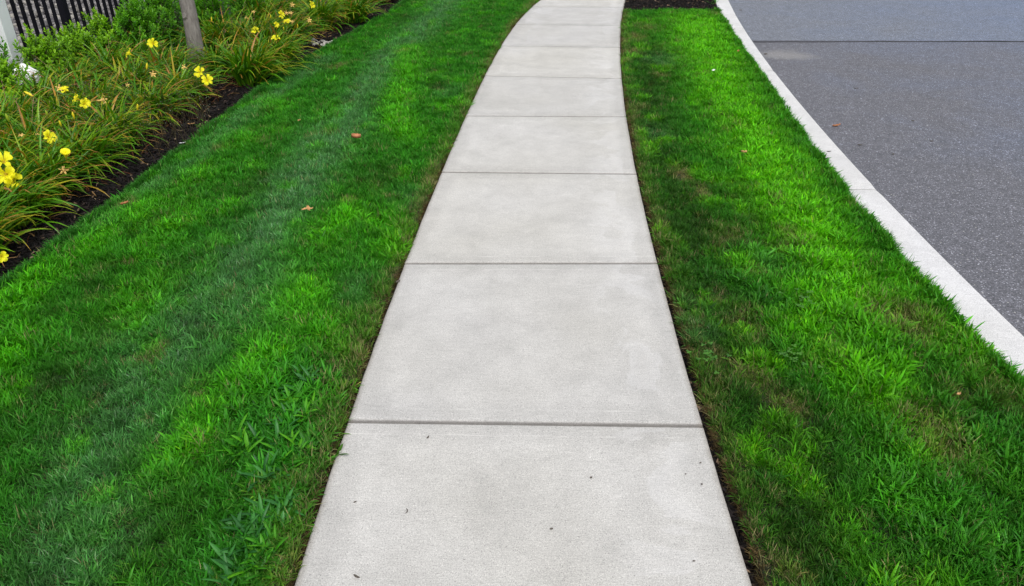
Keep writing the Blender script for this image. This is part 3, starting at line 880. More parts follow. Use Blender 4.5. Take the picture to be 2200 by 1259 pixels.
def stone_mesh(seed, sub=2, flat=0.6):
    import bmesh
    bm = bmesh.new()
    bmesh.ops.create_icosphere(bm, subdivisions=sub, radius=0.5)
    r = np.random.RandomState(seed)
    ax = (1.0, r.uniform(.6, .9), flat * r.uniform(.8, 1.2))
    planes = [Vector(r.normal(size=3)).normalized() for _ in range(6)]
    for v in bm.verts:
        p = v.co.copy()
        for pl in planes:
            d = p.dot(pl)
            if d > 0.36: p -= pl * (d - 0.36) * 0.85
        v.co = Vector((p.x * ax[0], p.y * ax[1], p.z * ax[2]))
    me = bpy.data.meshes.new('stone'); bm.to_mesh(me); bm.free()
    return me
stones = []
for s in range(6):
    me = stone_mesh(s); me.materials.append(M['stone']); stones.append(me)
n = 20000
y = nr.uniform(4.5, 13.5, n); x = fence_x(y) + 0.10 - nr.uniform(0, 1, n) ** 1.2 * 4.6
zc = y * CP + H * SP
k = np.abs(x) / zc < 0.67 + 0.12
x, y = x[k], y[k]; n = len(x)
z = -0.05 + nr.uniform(0, 0.06, n)
kk = nr.rand(n)
col = np.where((kk < 0.55)[:, None], np.array((0.34, 0.32, 0.32)), np.where((kk < 0.75)[:, None], np.array((0.20, 0.185, 0.20)), np.array((0.48, 0.45, 0.41))))
col = col * np.array((0.58, 0.59, 0.58)) * nr.uniform(0.40, 1.35, (n, 1))
gr = scatter('gravel', np.stack([x, y, z], 1), np.stack([nr.normal(0, .5, n), nr.normal(0, .5, n), nr.uniform(0, 6.28, n)], 1), nr.uniform(0.05, 0.125, n), nr.randint(0, 6, n), col, stones)
tag(gr, 'grey and tan river stones spread behind the black fence', 'gravel', kind='stuff')

# pale pebbles at the lawn edge
pm = []
for s in range(4):
    me = stone_mesh(40 + s, 2, 0.7); me.materials.append(M['pebble']); pm.append(me)
for i in range(16):
    px, py = 694 + rnd.uniform(-24, 26), 88 + rnd.uniform(-9, 9)
    p = at(px, py)
    sc = rnd.uniform(0.035, 0.065)
    o = link('pebble', pm[i % 4], None, (p[0], p[1], -0.02), (rnd.uniform(-.3, .3), rnd.uniform(-.3, .3), rnd.uniform(0, 6)), (sc, sc, sc))
    tag(o, 'pale grey pebble in the little heap where the lilies break off at the lawn edge', 'pebble', 'pale pebbles heaped at the lawn edge')

# ------------------------------------------------------------------ fence
fence = empty('fence', (fence_p0[0], fence_p0[1], 0), (0, 0, math.atan2(fence_d[1], fence_d[0])))
tag(fence, 'black metal picket fence in front of grey river stones', 'fence')
SP_P = 0.1
pk = MB(); pk.box((0, 0, 0.64), (0.025, 0.025, 1.20)); pkm = pk.mesh('picket', M['fence'])
ps = MB(); ps.box((0, 0, 0.62), (0.065, 0.065, 1.34)); ps.box((0, 0, 1.30), (0.08, 0.08, 0.02)); psm = ps.mesh('post', M['fence'])
i0 = -26
post_at = 7.45
for i in range(i0, 90):
    s_ = i * SP_P
    d = (i - post_at) / 24.0
    if abs(d - round(d)) * 24 < 0.6: continue
    link('picket', pkm, fence, (s_, 0, 0))
for k in range(-1, 4):
    link('post', psm, fence, ((post_at + 24 * k) * SP_P, 0, 0))
for z in (0.02, 1.02, 1.17):
    rl = MB(); rl.box(((i0 + 90) / 2 * SP_P, 0.0, z), (116 * SP_P, 0.032, 0.028)); rl.build('rail', M['fence'], fence)

# ------------------------------------------------------------------ white post with its foot, and the bag
pr = at(52, 158)
wp = empty('white_post', (pr[0] - 0.085, pr[1], -0.05))
tag(wp, 'square white vinyl post at the left end of the black fence', 'post')
b_ = MB(); b_.box((0, 0, 0.80), (0.15, 0.15, 1.6)); o = b_.build('shaft', M['white'], wp)
bv = o.modifiers.new('bevel', 'BEVEL'); bv.width = 0.006; bv.segments = 2
b_ = MB(); b_.box((0, 0, 0.035), (0.22, 0.22, 0.07)); b_.box((0, 0, 0.09), (0.17, 0.17, 0.04)); o = b_.build('base_skirt', M['white'], wp)
bv = o.modifiers.new('bevel', 'BEVEL'); bv.width = 0.01; bv.segments = 2
b_ = MB(); b_.box((0, 0, 1.615), (0.16, 0.16, 0.03)); b_.add([(-.07, -.07, 1.632), (.07, -.07, 1.632), (.07, .07, 1.632), (-.07, .07, 1.632), (0, 0, 1.69)], [(0, 1, 4), (1, 2, 4), (2, 3, 4), (3, 0, 4)])
b_.build('cap', M['white'], wp)

import bmesh
def crumple(name, r, seed, mat, ax=(1, 1, 1), amp=0.22):
    bm = bmesh.new()
    bmesh.ops.create_icosphere(bm, subdivisions=4, radius=r)
    rr = np.random.RandomState(seed)
    pls = [(Vector(rr.normal(size=3)).normalized(), rr.uniform(0.72, 0.95)) for _ in range(16)]
    for v in bm.verts:
        p = v.co / r
        nz = p.normalized()
        f = 0
        for k in range(1, 4):
            q_ = nz * (3.1 * k)
            f += (abs(math.sin(q_.x * 1.7 + seed) * math.cos(q_.y * 1.3 + k) + math.sin(q_.z * 2.1 + q_.x))) / (k * 2.5)
        for pl, d in pls:
            t_ = p.dot(pl)
            if t_ > d: p -= pl * (t_ - d) * 0.9
        p *= 1 - amp * f
        v.co = Vector((p.x * ax[0], p.y * ax[1], p.z * ax[2])) * r
    me = bpy.data.meshes.new(name); bm.to_mesh(me); bm.free()
    me.materials.append(mat)
    return me
pb = at(60, 186)
bag = link('plastic_bag', crumple('plastic_bag', 0.115, 3, M['bag'], (1.05, 0.9, 0.95), 0.10), None, (pb[0], pb[1], 0.080), (0.2, 0.1, 0.4))
tag(bag, 'crumpled white plastic bag with a small red mark beside the white post', 'bag')
mk = MB()
ring = []
for k in range(14):
    a = 2 * math.pi * k / 14
    for rr_ in (0.010, 0.017):
        ring.append((rr_ * math.cos(a), 0, rr_ * math.sin(a)))
mk.add(ring, [(2 * k, 2 * k + 1, (2 * k + 3) % 28, (2 * k + 2) % 28) for k in range(14)])
mko = mk.build('red_print', M['red'], bag, loc=(-0.045, -0.079, 0.040), rot=(-0.45, 0, -0.5))

# ------------------------------------------------------------------ tree
tp = at(425, 148)
tree = empty('young_tree', (tp[0], tp[1], -0.05))
tag(tree, 'slim young tree with smooth grey bark standing among the lilies', 'tree')
mb = MB()
hs_ = [0, 0.02, 0.05, 0.09, 0.14, 0.20, 0.28, 0.38, 0.5, 0.62, 0.8, 1.1, 1.5, 2.0, 2.5, 3.0, 3.6]
rs_ = [0.135, 0.115, 0.096, 0.084, 0.076, 0.071, 0.067, 0.064, 0.061, 0.059, 0.056, 0.052, 0.047, 0.041, 0.034, 0.025, 0.012]
sides = 22
vv, ff = [], []
for i, (h, r_) in enumerate(zip(hs_, rs_)):
    for k in range(sides):
        a = 2 * math.pi * k / sides
        lob = 1 + (0.16 * math.cos(3 * a + 0.6) + 0.08 * math.cos(5 * a)) * max(0, 1 - h / 0.22) + 0.02 * math.cos(2 * a + h * 9)
        knot = 0.010 * math.exp(-((h - 0.44) / 0.045) ** 2 - ((((a + 1.75 + math.pi) % (2 * math.pi)) - math.pi) / 0.5) ** 2)
        rr_ = r_ * lob + knot
        vv.append((rr_ * math.cos(a) + 0.022 * math.sin(h * 3.4), rr_ * math.sin(a) + 0.01 * math.sin(h * 1.5), h))
for i in range(len(hs_) - 1):
    for k in range(sides):
        a, b2 = i * sides + k, i * sides + (k + 1) % sides
        ff.append((a, b2, b2 + sides, a + sides))
mb.add(vv, ff)
mb.build('trunk', M['bark'], tree, smooth=True)
# knot scar
link('knot', crumple('knot', 0.026, 5, M['bark'], (0.9, 0.45, 1.2), 0.15), tree, (0.004, -0.058, 0.50))
limbs = MB(); crown = MB()
r = random.Random(11)
ends = []
for k in range(16):
    a = k * 2.4; h = 1.7 + 0.12 * k
    d = Vector((math.cos(a), math.sin(a), 0))
    L = 1.15 * (1 - 0.035 * k)
    pts = [Vector((0, 0, h)) + d * L * t_ + Vector((0, 0, L * (0.75 * t_ + 0.15 * math.sin(t_ * 3)))) for t_ in (0, .25, .5, .75, 1)]
    limbs.tube(pts, [0.022, 0.018, 0.013, 0.008, 0.003], 6)
    ends += pts[1:]
limbs.build('branches', M['bark'], tree, smooth=True)
for k in range(4200):
    c = r.choice(ends) + Vector((r.gauss(0, .16), r.gauss(0, .16), r.gauss(0, .16)))
    d = Vector((r.gauss(0, 1), r.gauss(0, 1), r.gauss(-.3, .6))).normalized()
    s_ = d.cross(Vector((r.gauss(0, 1), r.gauss(0, 1), r.gauss(0, 1)))).normalized()
    crown.strip([c, c + d * 0.03, c + d * 0.06], [0.006, 0.035, 0.004], s_, 0, r.random())
crown.build('crown', M['treeleaf'], tree)

# ------------------------------------------------------------------ shrubs
def shrub(px, py, rad, hgt, label, mat, seed, nsp=230, leaf=0.033):
    p = at(px, py)
    root = empty('shrub', (p[0], p[1], -0.04))
    tag(root, label, 'shrub', 'shrubs along the black fence')
    r = random.Random(seed)
    tw, fo = MB(), MB()
    for k in range(nsp):
        a = r.uniform(0, 2 * math.pi)
        u = r.random() ** 0.5
        el = r.uniform(0.05, 1.0)
        lump = 0.78 + 0.32 * math.sin(a * 3 + seed) * math.cos(el * 5 + seed * 1.3)
        q_ = r.uniform(0.55, 1.0)
        tip = Vector((math.cos(a) * rad * u * lump * math.sqrt(max(0.05, 1 - (el * .93) ** 2)) * q_ * 1.15,
                      math.sin(a) * rad * u * lump * math.sqrt(max(0.05, 1 - (el * .93) ** 2)) * q_ * 1.15,
                      hgt * (0.12 + 0.88 * el) * (0.80 + 0.28 * r.random()) * (0.85 + 0.2 * lump)))
        out = Vector((tip.x, tip.y, tip.z * 0.9)).normalized()
        if k % 3 == 0:
            base = Vector((tip.x * 0.15, tip.y * 0.15, 0))
            mid = base.lerp(tip, 0.5) + Vector((r.gauss(0, .02), r.gauss(0, .02), 0))
            tw.tube([base, mid, tip], [0.004, 0.003, 0.0015], 4)
        if r.random() < 0.12: tip = tip * 1.16
        d0 = (out + Vector((r.gauss(0, .35), r.gauss(0, .35), r.uniform(0.1, .8)))).normalized()
        shoot = r.uniform(0.04, 0.09)
        br = r.random()
        for j in range(r.randint(8, 12)):
            t_ = j / 10
            c = tip - d0 * shoot * (1 - t_)
            az = j * 2.4 + r.uniform(0, .5)
            s1 = d0.cross(Vector((0.2, 0.3, 1))).normalized(); s2 = d0.cross(s1)
            rad_d = s1 * math.cos(az) + s2 * math.sin(az)
            open_ = 1.25 - 0.75 * t_
            d = (d0 * math.cos(open_) + rad_d * math.sin(open_)).normalized()
            side = d.cross(d0)
            if side.length < 1e-3: continue
            side.normalize()
            L = leaf * r.uniform(0.75, 1.3)
            nrm = side.cross(d)
            fo.strip([c, c + d * L * .35 - nrm * 0.001, c + d * L * .72, c + d * L - nrm * L * .12], [L * .12, L * .40, L * .48, L * .10], side, 0.10, min(0.999, max(0, 0.25 * r.random() + 0.45 * t_ + 0.35 * br * (0.4 + 0.6 * el))))
    tw.build('twigs', M['twig'], root)
    f = fo.build('foliage', mat, root)
    return root
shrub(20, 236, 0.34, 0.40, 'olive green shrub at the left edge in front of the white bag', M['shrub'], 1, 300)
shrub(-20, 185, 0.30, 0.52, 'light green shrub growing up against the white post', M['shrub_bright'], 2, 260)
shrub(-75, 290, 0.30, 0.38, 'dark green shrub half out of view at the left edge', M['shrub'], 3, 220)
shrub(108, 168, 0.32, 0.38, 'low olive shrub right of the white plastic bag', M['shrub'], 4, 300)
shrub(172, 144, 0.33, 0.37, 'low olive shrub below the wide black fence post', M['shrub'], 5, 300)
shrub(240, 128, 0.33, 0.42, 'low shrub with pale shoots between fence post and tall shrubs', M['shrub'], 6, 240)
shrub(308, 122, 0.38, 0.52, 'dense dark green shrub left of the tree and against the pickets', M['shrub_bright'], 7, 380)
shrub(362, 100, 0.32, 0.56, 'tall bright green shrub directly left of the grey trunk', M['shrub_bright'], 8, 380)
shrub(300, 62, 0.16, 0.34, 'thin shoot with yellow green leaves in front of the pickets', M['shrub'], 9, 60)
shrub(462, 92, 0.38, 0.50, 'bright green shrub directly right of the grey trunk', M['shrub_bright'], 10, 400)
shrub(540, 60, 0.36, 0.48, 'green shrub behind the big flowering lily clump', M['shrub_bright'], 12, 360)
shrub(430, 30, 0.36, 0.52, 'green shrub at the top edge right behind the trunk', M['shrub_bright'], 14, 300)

# ------------------------------------------------------------------ daylilies
def leaf_pts(r, L, az, th, curl, base):
    d = Vector((math.cos(az), math.sin(az), 0))
    p = base.copy(); pts = [p.copy()]
    n = 7
    for k in range(n):
        ang = th + curl * ((k + 0.5) / n) ** 1.5
        p = p + (d * math.sin(ang) + Vector((0, 0, 1)) * math.cos(ang)) * L / n
        if p.z < 0.01: p.z = 0.01 + 0.004 * k
        pts.append(p.copy())
    return pts, Vector((-math.sin(az), math.cos(az), 0))
LW = [0.75, 0.95, 1.0, 1.0, 0.9, 0.7, 0.42, 0.05]
def lily_leaf(mb, r, az, base, sizef=1.0, broad=1.0):
    L = r.uniform(0.26, 0.48) * sizef
    pts, side = leaf_pts(r, L, az, r.uniform(0.05, 0.65), r.uniform(0.7, 2.0), base)
    tw = r.gauss(0, .25)
    side = (side + Vector((0, 0, tw))).normalized()
    w = r.uniform(0.012, 0.020) * broad
    ex = r.choice([0, 0, 0, 0.05, 0.15, 0.25]) if r.random() < 0.90 else r.uniform(0.3, 0.8)
    mb.strip(pts, [w * q_ for q_ in LW], side, 0.18, r.random(), ex)
# shared single leaves: outward and arching, base at the origin, heading +X
leaf_meshes = []
for s in range(16):
    r = random.Random(300 + s); mb = MB()
    L = r.uniform(0.30, 0.47)
    pts, side = leaf_pts(r, L, 0.0, r.uniform(0.15, 0.85), r.uniform(1.1, 2.1), Vector((0.01, 0, 0)))
    side = (side + Vector((0, 0, r.gauss(0, .22)))).normalized()
    w = r.uniform(0.015, 0.021)
    mb.strip(pts, [w * q_ for q_ in LW], side, 0.18, r.random() * 0.2, r.choice([0, 0, 0, 0.05, 0.12, 0.2, 0.35]))
    leaf_meshes.append(mb.mesh('leaf', M['lily']))
# petals
def petal_mesh(w, L, seed):
    r = random.Random(seed); mb = MB()
    n = 7
    rr_ = [0.004, 0.010, 0.020, 0.032, 0.042, 0.049, 0.054, 0.056]
    zz = [0.0, 0.018, 0.031, 0.039, 0.041, 0.038, 0.033, 0.029]
    ws = [0.006, 0.012, 0.021, 0.028, 0.030, 0.025, 0.014, 0.003]
    vv, cc, ff = [], [], []
    for i in range(8):
        for j in range(5):
            u = (j - 2) / 2
            ruf = 0.0022 * math.sin(i * 1.9 + j * 2 + seed) * abs(u)
            vv.append((rr_[i] * L, ws[i] / 2 * u * w, zz[i] * L + ruf + 0.004 * u * u * (1 if i > 1 else 0)))
            cc.append((i / 7, 0.3 + 0.5 * abs(u), 0))
    for i in range(7):
        for j in range(4):
            a = i * 5 + j
            ff.append((a, a + 5, a + 6, a + 1))
    mb.add(vv, ff, cc)
    return mb.mesh('petal', M['petal'], True)
pet_w, pet_n = petal_mesh(1.30, 0.92, 1), petal_mesh(0.88, 0.98, 4)
cm = MB()
cm.tube([Vector((0, 0, -0.035)), Vector((0, 0, -0.01)), Vector((0, 0, 0.004)), Vector((0, 0, 0.010))], [0.003, 0.0035, 0.006, 0.008], 8)
for k in range(6):
    a = k * math.pi / 3 + .3
    cm.tube([Vector((0, 0, 0.0)), Vector((math.cos(a) * .006, math.sin(a) * .006, 0.02)), Vector((math.cos(a) * .014, math.sin(a) * .014, 0.038))], [0.0008, 0.0007, 0.0012], 4)
core_m = cm.mesh('flower', M['throat'], True)
bm_ = MB(); bm_.tube([Vector((0, 0, z_)) for z_ in (0, .01, .025, .042, .056, .064)], [.003, .006, .0085, .0085, .005, .001], 8)
bud_y, bud_g = bm_.mesh('bud', M['bud'], True), bm_.mesh('bud', M['budgreen'], True)
wm = MB()
wm.tube([Vector((0, 0, 0)), Vector((0, 0, .02)), Vector((0.002, 0, .036)), Vector((0.004, 0, .044))], [.003, .0045, .008, .010], 8)
for k in range(5):
    a = k * 1.256
    wm.strip([Vector((math.cos(a) * .008, math.sin(a) * .008, .042)), Vector((math.cos(a) * .018, math.sin(a) * .018, .052)), Vector((math.cos(a) * .028, math.sin(a) * .028, .047))], [.010, .009, .002], Vector((-math.sin(a), math.cos(a), 0)), 0.1)
wilt_m = wm.mesh('wilted_flower', M['wilt'], True)

clumps = []
def clump(px, py, label, seed, n_obj=0, n_mass=110, size=1.0, stalks=4, bias=0.5):
    p = at(px, py)
    root = empty('daylily', (p[0], p[1], -0.045))
    tag(root, label, 'daylily', 'yellow daylilies in the mulch bed')
    r = random.Random(seed)
    mb = MB()
    for k in range(n_mass):
        az = r.uniform(-math.pi, math.pi)
        if r.random() < bias: az = r.gauss(-0.35, 0.9)
        a = r.uniform(0, 6.28); q_ = 0.10 * math.sqrt(r.random())
        lily_leaf(mb, r, az, Vector((math.cos(a) * q_, math.sin(a) * q_, 0)), size)
    f = mb.build('leaves', M['lily_mass'], root)
    f['kind'] = 'stuff'
    for k in range(n_obj):
        az = r.uniform(-math.pi, math.pi) if r.random() > 0.72 else r.gauss(-0.45, 0.8)
        a = r.uniform(0, 6.28); q_ = 0.11 * math.sqrt(r.random())
        sc = size * r.uniform(0.85, 1.12)
        link('leaf', leaf_meshes[r.randrange(16)], root, (math.cos(a) * q_, math.sin(a) * q_, 0), (r.gauss(0, .08), r.gauss(0, .1), az), (sc, sc * r.uniform(.8, 1.2), sc))
    # bare spent stalks with a few seed pods
    for k in range(stalks):
        az = r.uniform(0, 6.28); ln = r.uniform(0.28, 0.40) * size; le = r.uniform(0.1, 0.5)
        d = Vector((math.cos(az), math.sin(az), 0))
        pts = [d * 0.03 + d * (le * ln * t_ * t_) + Vector((0, 0, ln * t_)) for t_ in (0, .35, .7, 1)]
        sm = MB(); sm.tube(pts, [0.0024, 0.0021, 0.0017, 0.0014], 5)
        for j in range(3):
            e = pts[-1] - Vector((0, 0, .02 * j)); dd = Vector((r.gauss(0, 1), r.gauss(0, 1), 1)).normalized()
            sm.tube([e, e + dd * .012, e + dd * .022], [.0012, .0032 if r.random() < .5 else .0015, .0006], 5)
        sm.build('dry_stalk', M['drystalk'] if r.random() < .65 else M['stalk'], root)
    clumps.append((root, p))
    return root
CL = [
 (-62, 545, 'nearest daylily, mostly out of view at the lower left corner of the bed', 40, 90),
 (12, 474, 'front daylily at the left edge, below the large yellow double bloom', 48, 90),
 (92, 415, 'front daylily below the cupped yellow bloom, leaves arching over the mulch', 48, 90),
 (170, 362, 'front daylily right of the cupped bloom, long green leaves with orange tips', 48, 90),
 (246, 306, 'front row daylily halfway between the left edge and the trunk, leaves over black mulch', 48, 90),
 (322, 252, 'front row daylily left of the widest bare mulch', 44, 90),
 (392, 212, 'front row daylily below the twin yellow blooms at the trunk', 44, 90),
 (-62, 440, 'daylily at the left edge behind the large double bloom', 30, 80),
 (10, 392, 'daylily carrying the large yellow double bloom at the left edge', 34, 90),
 (70, 338, 'daylily with upright broad leaves left of the round yellow bloom', 36, 90),
 (142, 292, 'second row daylily above the cupped yellow bloom', 30, 90),
 (214, 248, 'second row daylily among small yellow buds', 30, 90),
 (286, 204, 'second row daylily left of the twin yellow blooms', 30, 90),
 (360, 168, 'daylily directly in front of the grey trunk base', 30, 80),
 (-40, 345, 'daylily behind the left edge blooms, under the olive shrub', 16, 80),
 (28, 290, 'daylily below the olive shrub at the left', 20, 80),
 (95, 245, 'third row daylily with a long closed yellow bud', 20, 80),
 (165, 206, 'third row daylily with two ragged yellow blooms and a pale trumpet', 20, 80),
 (236, 170, 'third row daylily right of the white bag', 20, 80),
 (306, 150, 'third row daylily with a star shaped yellow bloom', 20, 80),
 (478, 150, 'daylily right of the grey trunk base', 26, 80),
 (536, 172, 'front daylily right of the trunk, drooping over the mulch', 36, 90),
 (590, 142, 'big daylily nearest to the pale pebbles', 36, 100),
 (556, 108, 'flowering daylily in the middle of the far group', 24, 90),
 (620, 92, 'flowering daylily at the far group behind the pebbles', 24, 90),
 (508, 112, 'daylily between the trunk and the far flowering group', 16, 70),
 (690, 58, 'green daylily behind the pebbles, left of the pair', 24, 90),
 (762, 42, 'green daylily behind the pebbles, right of the pair', 24, 90),
 (728, 12, 'daylily at the top edge between the last two clumps', 12, 80),
 (812, 2, 'last daylily at the top edge beside the lawn corner', 12, 80),
 (640, 30, 'daylily at the top edge in front of the far shrub', 10, 80),
 (556, 62, 'daylily behind the flowering far group, against the shrub', 10, 80),
 (600, 48, 'daylily at the back right of the far flowering group', 10, 80),
 (455, 112, 'daylily close behind the trunk on its right side', 12, 80),
]
for i, (x_, y_, lab, no, nm) in enumerate(CL):
    clump(x_, y_, lab, 500 + i, no, int(nm * 2.2), 1.0 if i < 21 else 1.18, 2 if 6 < i < 26 else 0)

FZ = 0.26
def flower(px, py, kind, z=FZ, sc=1.0, face=None):
    p = Vector(at(px, py, z))
    root, c = min(clumps, key=lambda q_: (q_[1][0] - p.x) ** 2 + (q_[1][1] - (p.y + 0.08)) ** 2)
    base = Vector((c[0], c[1], -0.045))
    rel = p - base
    r = random.Random(int(px * 7 + py))
    f = Vector(face) if face else (Vector((0, 0, H)) - p).normalized() + Vector((r.gauss(0, .45), r.gauss(0, .3), r.gauss(.1, .35)))
    f.normalize()
    q_ = f.to_track_quat('Z', 'Y').to_euler()
    horiz = Vector((rel.x, rel.y, 0))
    st = horiz * 0.12
    end = rel - f * (0.035 * sc if kind == 'open' else 0.0)
    pts = [st, st.lerp(end, .33) + Vector((0, 0, .05)), st.lerp(end, .7) + Vector((0, 0, .045)), end]
    sm = MB(); sm.tube(pts, [.003, .0027, .0023, .002], 6)
    sm.build('flower_stalk', M['stalk'], root)
    if px > 40: sc *= 0.86
    if kind == 'open':
        fl = link('flower', core_m, root, rel, q_, (sc,) * 3)
        off = r.uniform(0, 1)
        for k in range(6):
            pe = link('petal', pet_w if k % 2 == 0 else pet_n, fl, (0, 0, -0.0008 * (k % 2)), (r.gauss(0, .10), r.gauss(0, .13), off + k * math.pi / 3))
    elif kind == 'cup':
        fl = link('flower', core_m, root, rel, q_, (sc,) * 3)
        for k in range(6):
            link('petal', pet_w, fl, (0, 0, -0.0008 * (k % 2)), (r.gauss(0, .08), -0.55, k * math.pi / 3), (0.95, 1.05, 1.0))
    elif kind == 'bud':
        link('bud', bud_y, root, rel, q_, (sc,) * 3)
    elif kind == 'green':
        link('bud', bud_g, root, rel, q_, (sc,) * 3)
    else:
        link('wilted_flower', wilt_m, root, rel, q_, (sc,) * 3)
toR = (0.75, -0.55, 0.35); toU = (0.1, -0.3, 1.0); toL = (-0.7, -0.4, 0.6); toD = (0.5, -0.8, -0.15)
for f in [
 (10, 350, 'open', .27, .95, (0.3, -0.6, 0.9)), (14, 374, 'open', .26, 1.05, (0.35, -0.9, 0.35)), (28, 384, 'open', .24, .8, toD), (142, 338, 'cup', .24, 1.05, (0.35, -0.35, .8)), (134, 358, 'wilt', .22, 1.1, toD),
 (102, 295, 'open', .25, .85, toR), (90, 292, 'wilt', .24, .7, toL), (132, 272, 'bud', .25, .8, toU), (120, 292, 'bud', .22, .9, toD), (160, 256, 'bud', .25, .9, (0.1, -0.2, 1)), (145, 258, 'green', .26, .6, toU),
 (72, 207, 'bud', .28, 1.15, (-0.9, 0.1, 0.5)), (122, 192, 'wilt', .28, 1.1, toR), (140, 197, 'open', .28, .7, toU), (170, 214, 'open', .27, .8, toL), (180, 224, 'open', .26, .8, toR), (208, 217, 'wilt', .27, 1.35, (0.95, -0.1, 0.15)),
 (295, 237, 'bud', .26, .85, (0.35, -0.2, .9)), (282, 117, 'open', .28, .85, toL), (330, 95, 'open', .30, .95, (0.15, -0.9, .45)), (315, 150, 'bud', .28, .95, (0.3, 0, 1)), (323, 162, 'wilt', .26, 1.1, toR), (300, 130, 'green', .29, .6, toU),
 (404, 148, 'wilt', .25, 1.0, (-.4, -.7, .5)), (432, 157, 'open', .26, .95, (-0.2, -0.8, .6)), (446, 174, 'open', .25, .9, (0.3, -0.8, .6)), (270, 184, 'wilt', .26, .7, toR), (455, 47, 'bud', .33, .8, (0.1, 0, 1)),
 (550, 68, 'open', .29, .8, (0.1, -.8, .7)), (592, 86, 'open', .26, .85, toU), (546, 34, 'wilt', .33, 1.0, toU), (536, 42, 'wilt', .32, .9, toL), (602, 32, 'open', .32, .8, toR), (610, 30, 'wilt', .32, 1., toR),
 (592, 54, 'open', .30, .6, toR), (618, 50, 'open', .30, .8, toU), (626, 38, 'wilt', .31, 1.2, toU), (628, 56, 'wilt', .29, 1.1, toU), (658, 46, 'wilt', .31, 1.2, toR), (668, 12, 'open', .33, .8, toR), (622, 13, 'wilt', .34, 1.2, toR), (723, 1, 'open', .30, .7, toU),
 (20, 262, 'green', .28, .9, toU), (196, 283, 'green', .2, .7, toU), (103, 250, 'green', .26, .8, toU), (108, 340, 'green', .22, .6, toU), (2, 551, 'open', .15, .5, toR), (245, 262, 'green', .22, .6, toU), (50, 300, 'wilt', .2, .8, toU), (350, 120, 'green', .3, .6, toU),
 (440, 110, 'green', .2, .7, toU), (640, 60, 'bud', .28, .7, toU), (610, 66, 'bud', .28, .7, toU), (582, 40, 'bud', .33, .7, toU)]:
    flower(f[0], f[1], f[2], f[3], f[4], f[5])

# wispy brown sprigs with pinhead white flowers growing through the lilies
sp = MB(); r = random.Random(5)
for k in range(420):
    px, py = r.uniform(60, 430), 0
    py = r.uniform(150, 330) - (px - 60) * 0.22
    p = Vector(at(px + 20, py + 60, 0)) + Vector((0, 0, -0.03))
    L = r.uniform(0.2, 0.36); d = Vector((r.gauss(0, .25), r.gauss(0, .25), 1)).normalized()
    sp.tube([p, p + d * L * .5, p + d * L], [.0012, .001, .0006], 3, False, 0.1)
    for j in range(5):
        q_ = p + d * L * r.uniform(.6, 1.0); e = q_ + Vector((r.gauss(0, .02), r.gauss(0, .02), r.uniform(0, .02)))
        s1 = Vector((1, 0, .3)).normalized()
        sp.strip([e, e + Vector((0, -.002, .003)), e + Vector((0, -.003, .005))], [.002, .004, .002], s1, 0, 0.95 if r.random() < .35 else 0.5)
spm = leafy('sprig', [(0.0, (0.10, 0.075, 0.04)), (0.6, (0.13, 0.14, 0.04)), (0.9, (0.7, 0.7, 0.62)), (1.0, (0.75, 0.75, 0.7))], trans=0.1)
tag(sp.build('sprigs', spm), 'thin brown weed sprigs with tiny white flowers among the lilies', 'weeds', kind='stuff')
# dead brown leaves fallen in front of the lilies
dl = []
for s in range(3):
    r = random.Random(70 + s); mb = MB()
    pts, side = leaf_pts(r, 0.14, 0, 1.35, 0.5, Vector((0, 0, 0)))
    mb.strip(pts, [0.008 * q_ for q_ in LW], side, 0.25, 0.5, 0)
    dl.append(mb.mesh('dead', M['dry']))
n = 1500
y = nr.uniform(2.6, 12, n); x = bed(y) - 0.16 - np.abs(nr.normal(0.20, 0.12, n))
kk = nr.rand(n)
col = np.where((kk < .6)[:, None], np.array((0.14, 0.055, 0.03)), np.array((0.32, 0.20, 0.09))) * nr.uniform(.4, 1.2, (n, 1))
tag(scatter('dead_leaves', np.stack([x, y, np.full(n, -0.02)], 1), np.stack([nr.normal(0, .2, n), nr.normal(0, .25, n), nr.uniform(0, 6.28, n)], 1), nr.uniform(.5, 1.1, n), nr.randint(0, 3, n), col, dl),
    'dead brown lily leaves lying on the mulch', 'dead leaves', kind='stuff')

# ------------------------------------------------------------------ single weeds
def weed(px, py, label, seed, n=16, L=(0.05, 0.095), w=(0.009, 0.015), col=None, z=-0.01, upright=0.7, name='broadleaf_grass', cat='weed', grp='coarse grass clumps at the sidewalk edge'):
    p = at(px, py)
    root = empty(name, (p[0], p[1], z)); tag(root, label, cat, grp)
    r = random.Random(seed)
    for k in range(n):
        mb = MB()
        az = r.uniform(0, 6.28); th = r.uniform(0.3, 1.25) * upright * 1.3
        ln = r.uniform(*L); ww = r.uniform(*w)
        d = Vector((math.cos(az), math.sin(az), 0)); c = Vector((max(-.05, min(.02, r.gauss(0, .03))), max(-.06, min(.06, r.gauss(0, .04))), 0)); pts = [c.copy()]
        for j in range(5):
            a = th + 0.7 * (j / 5); c = c + (d * math.sin(a) + Vector((0, 0, 1)) * math.cos(a)) * ln / 5; pts.append(c.copy())
        mb.strip(pts, [ww * q_ for q_ in (.6, .95, 1, .97, .75, .12)], Vector((-d.y, d.x, r.gauss(0, .2))).normalized(), 0.14, r.random(), 0)
        mb.build('leaf', col, root)
    return root
wd = leafy('weed leaf dark', [(0.0, (0.020, 0.11, 0.020)), (0.5, (0.032, 0.17, 0.030)), (1.0, (0.06, 0.26, 0.045))], trans=0.3, rough=0.45, obj_random=True)
wb = leafy('weed leaf bright', [(0.0, (0.035, 0.22, 0.008)), (0.5, (0.06, 0.31, 0.008)), (1.0, (0.12, 0.42, 0.010))], trans=0.35, rough=0.45, obj_random=True)
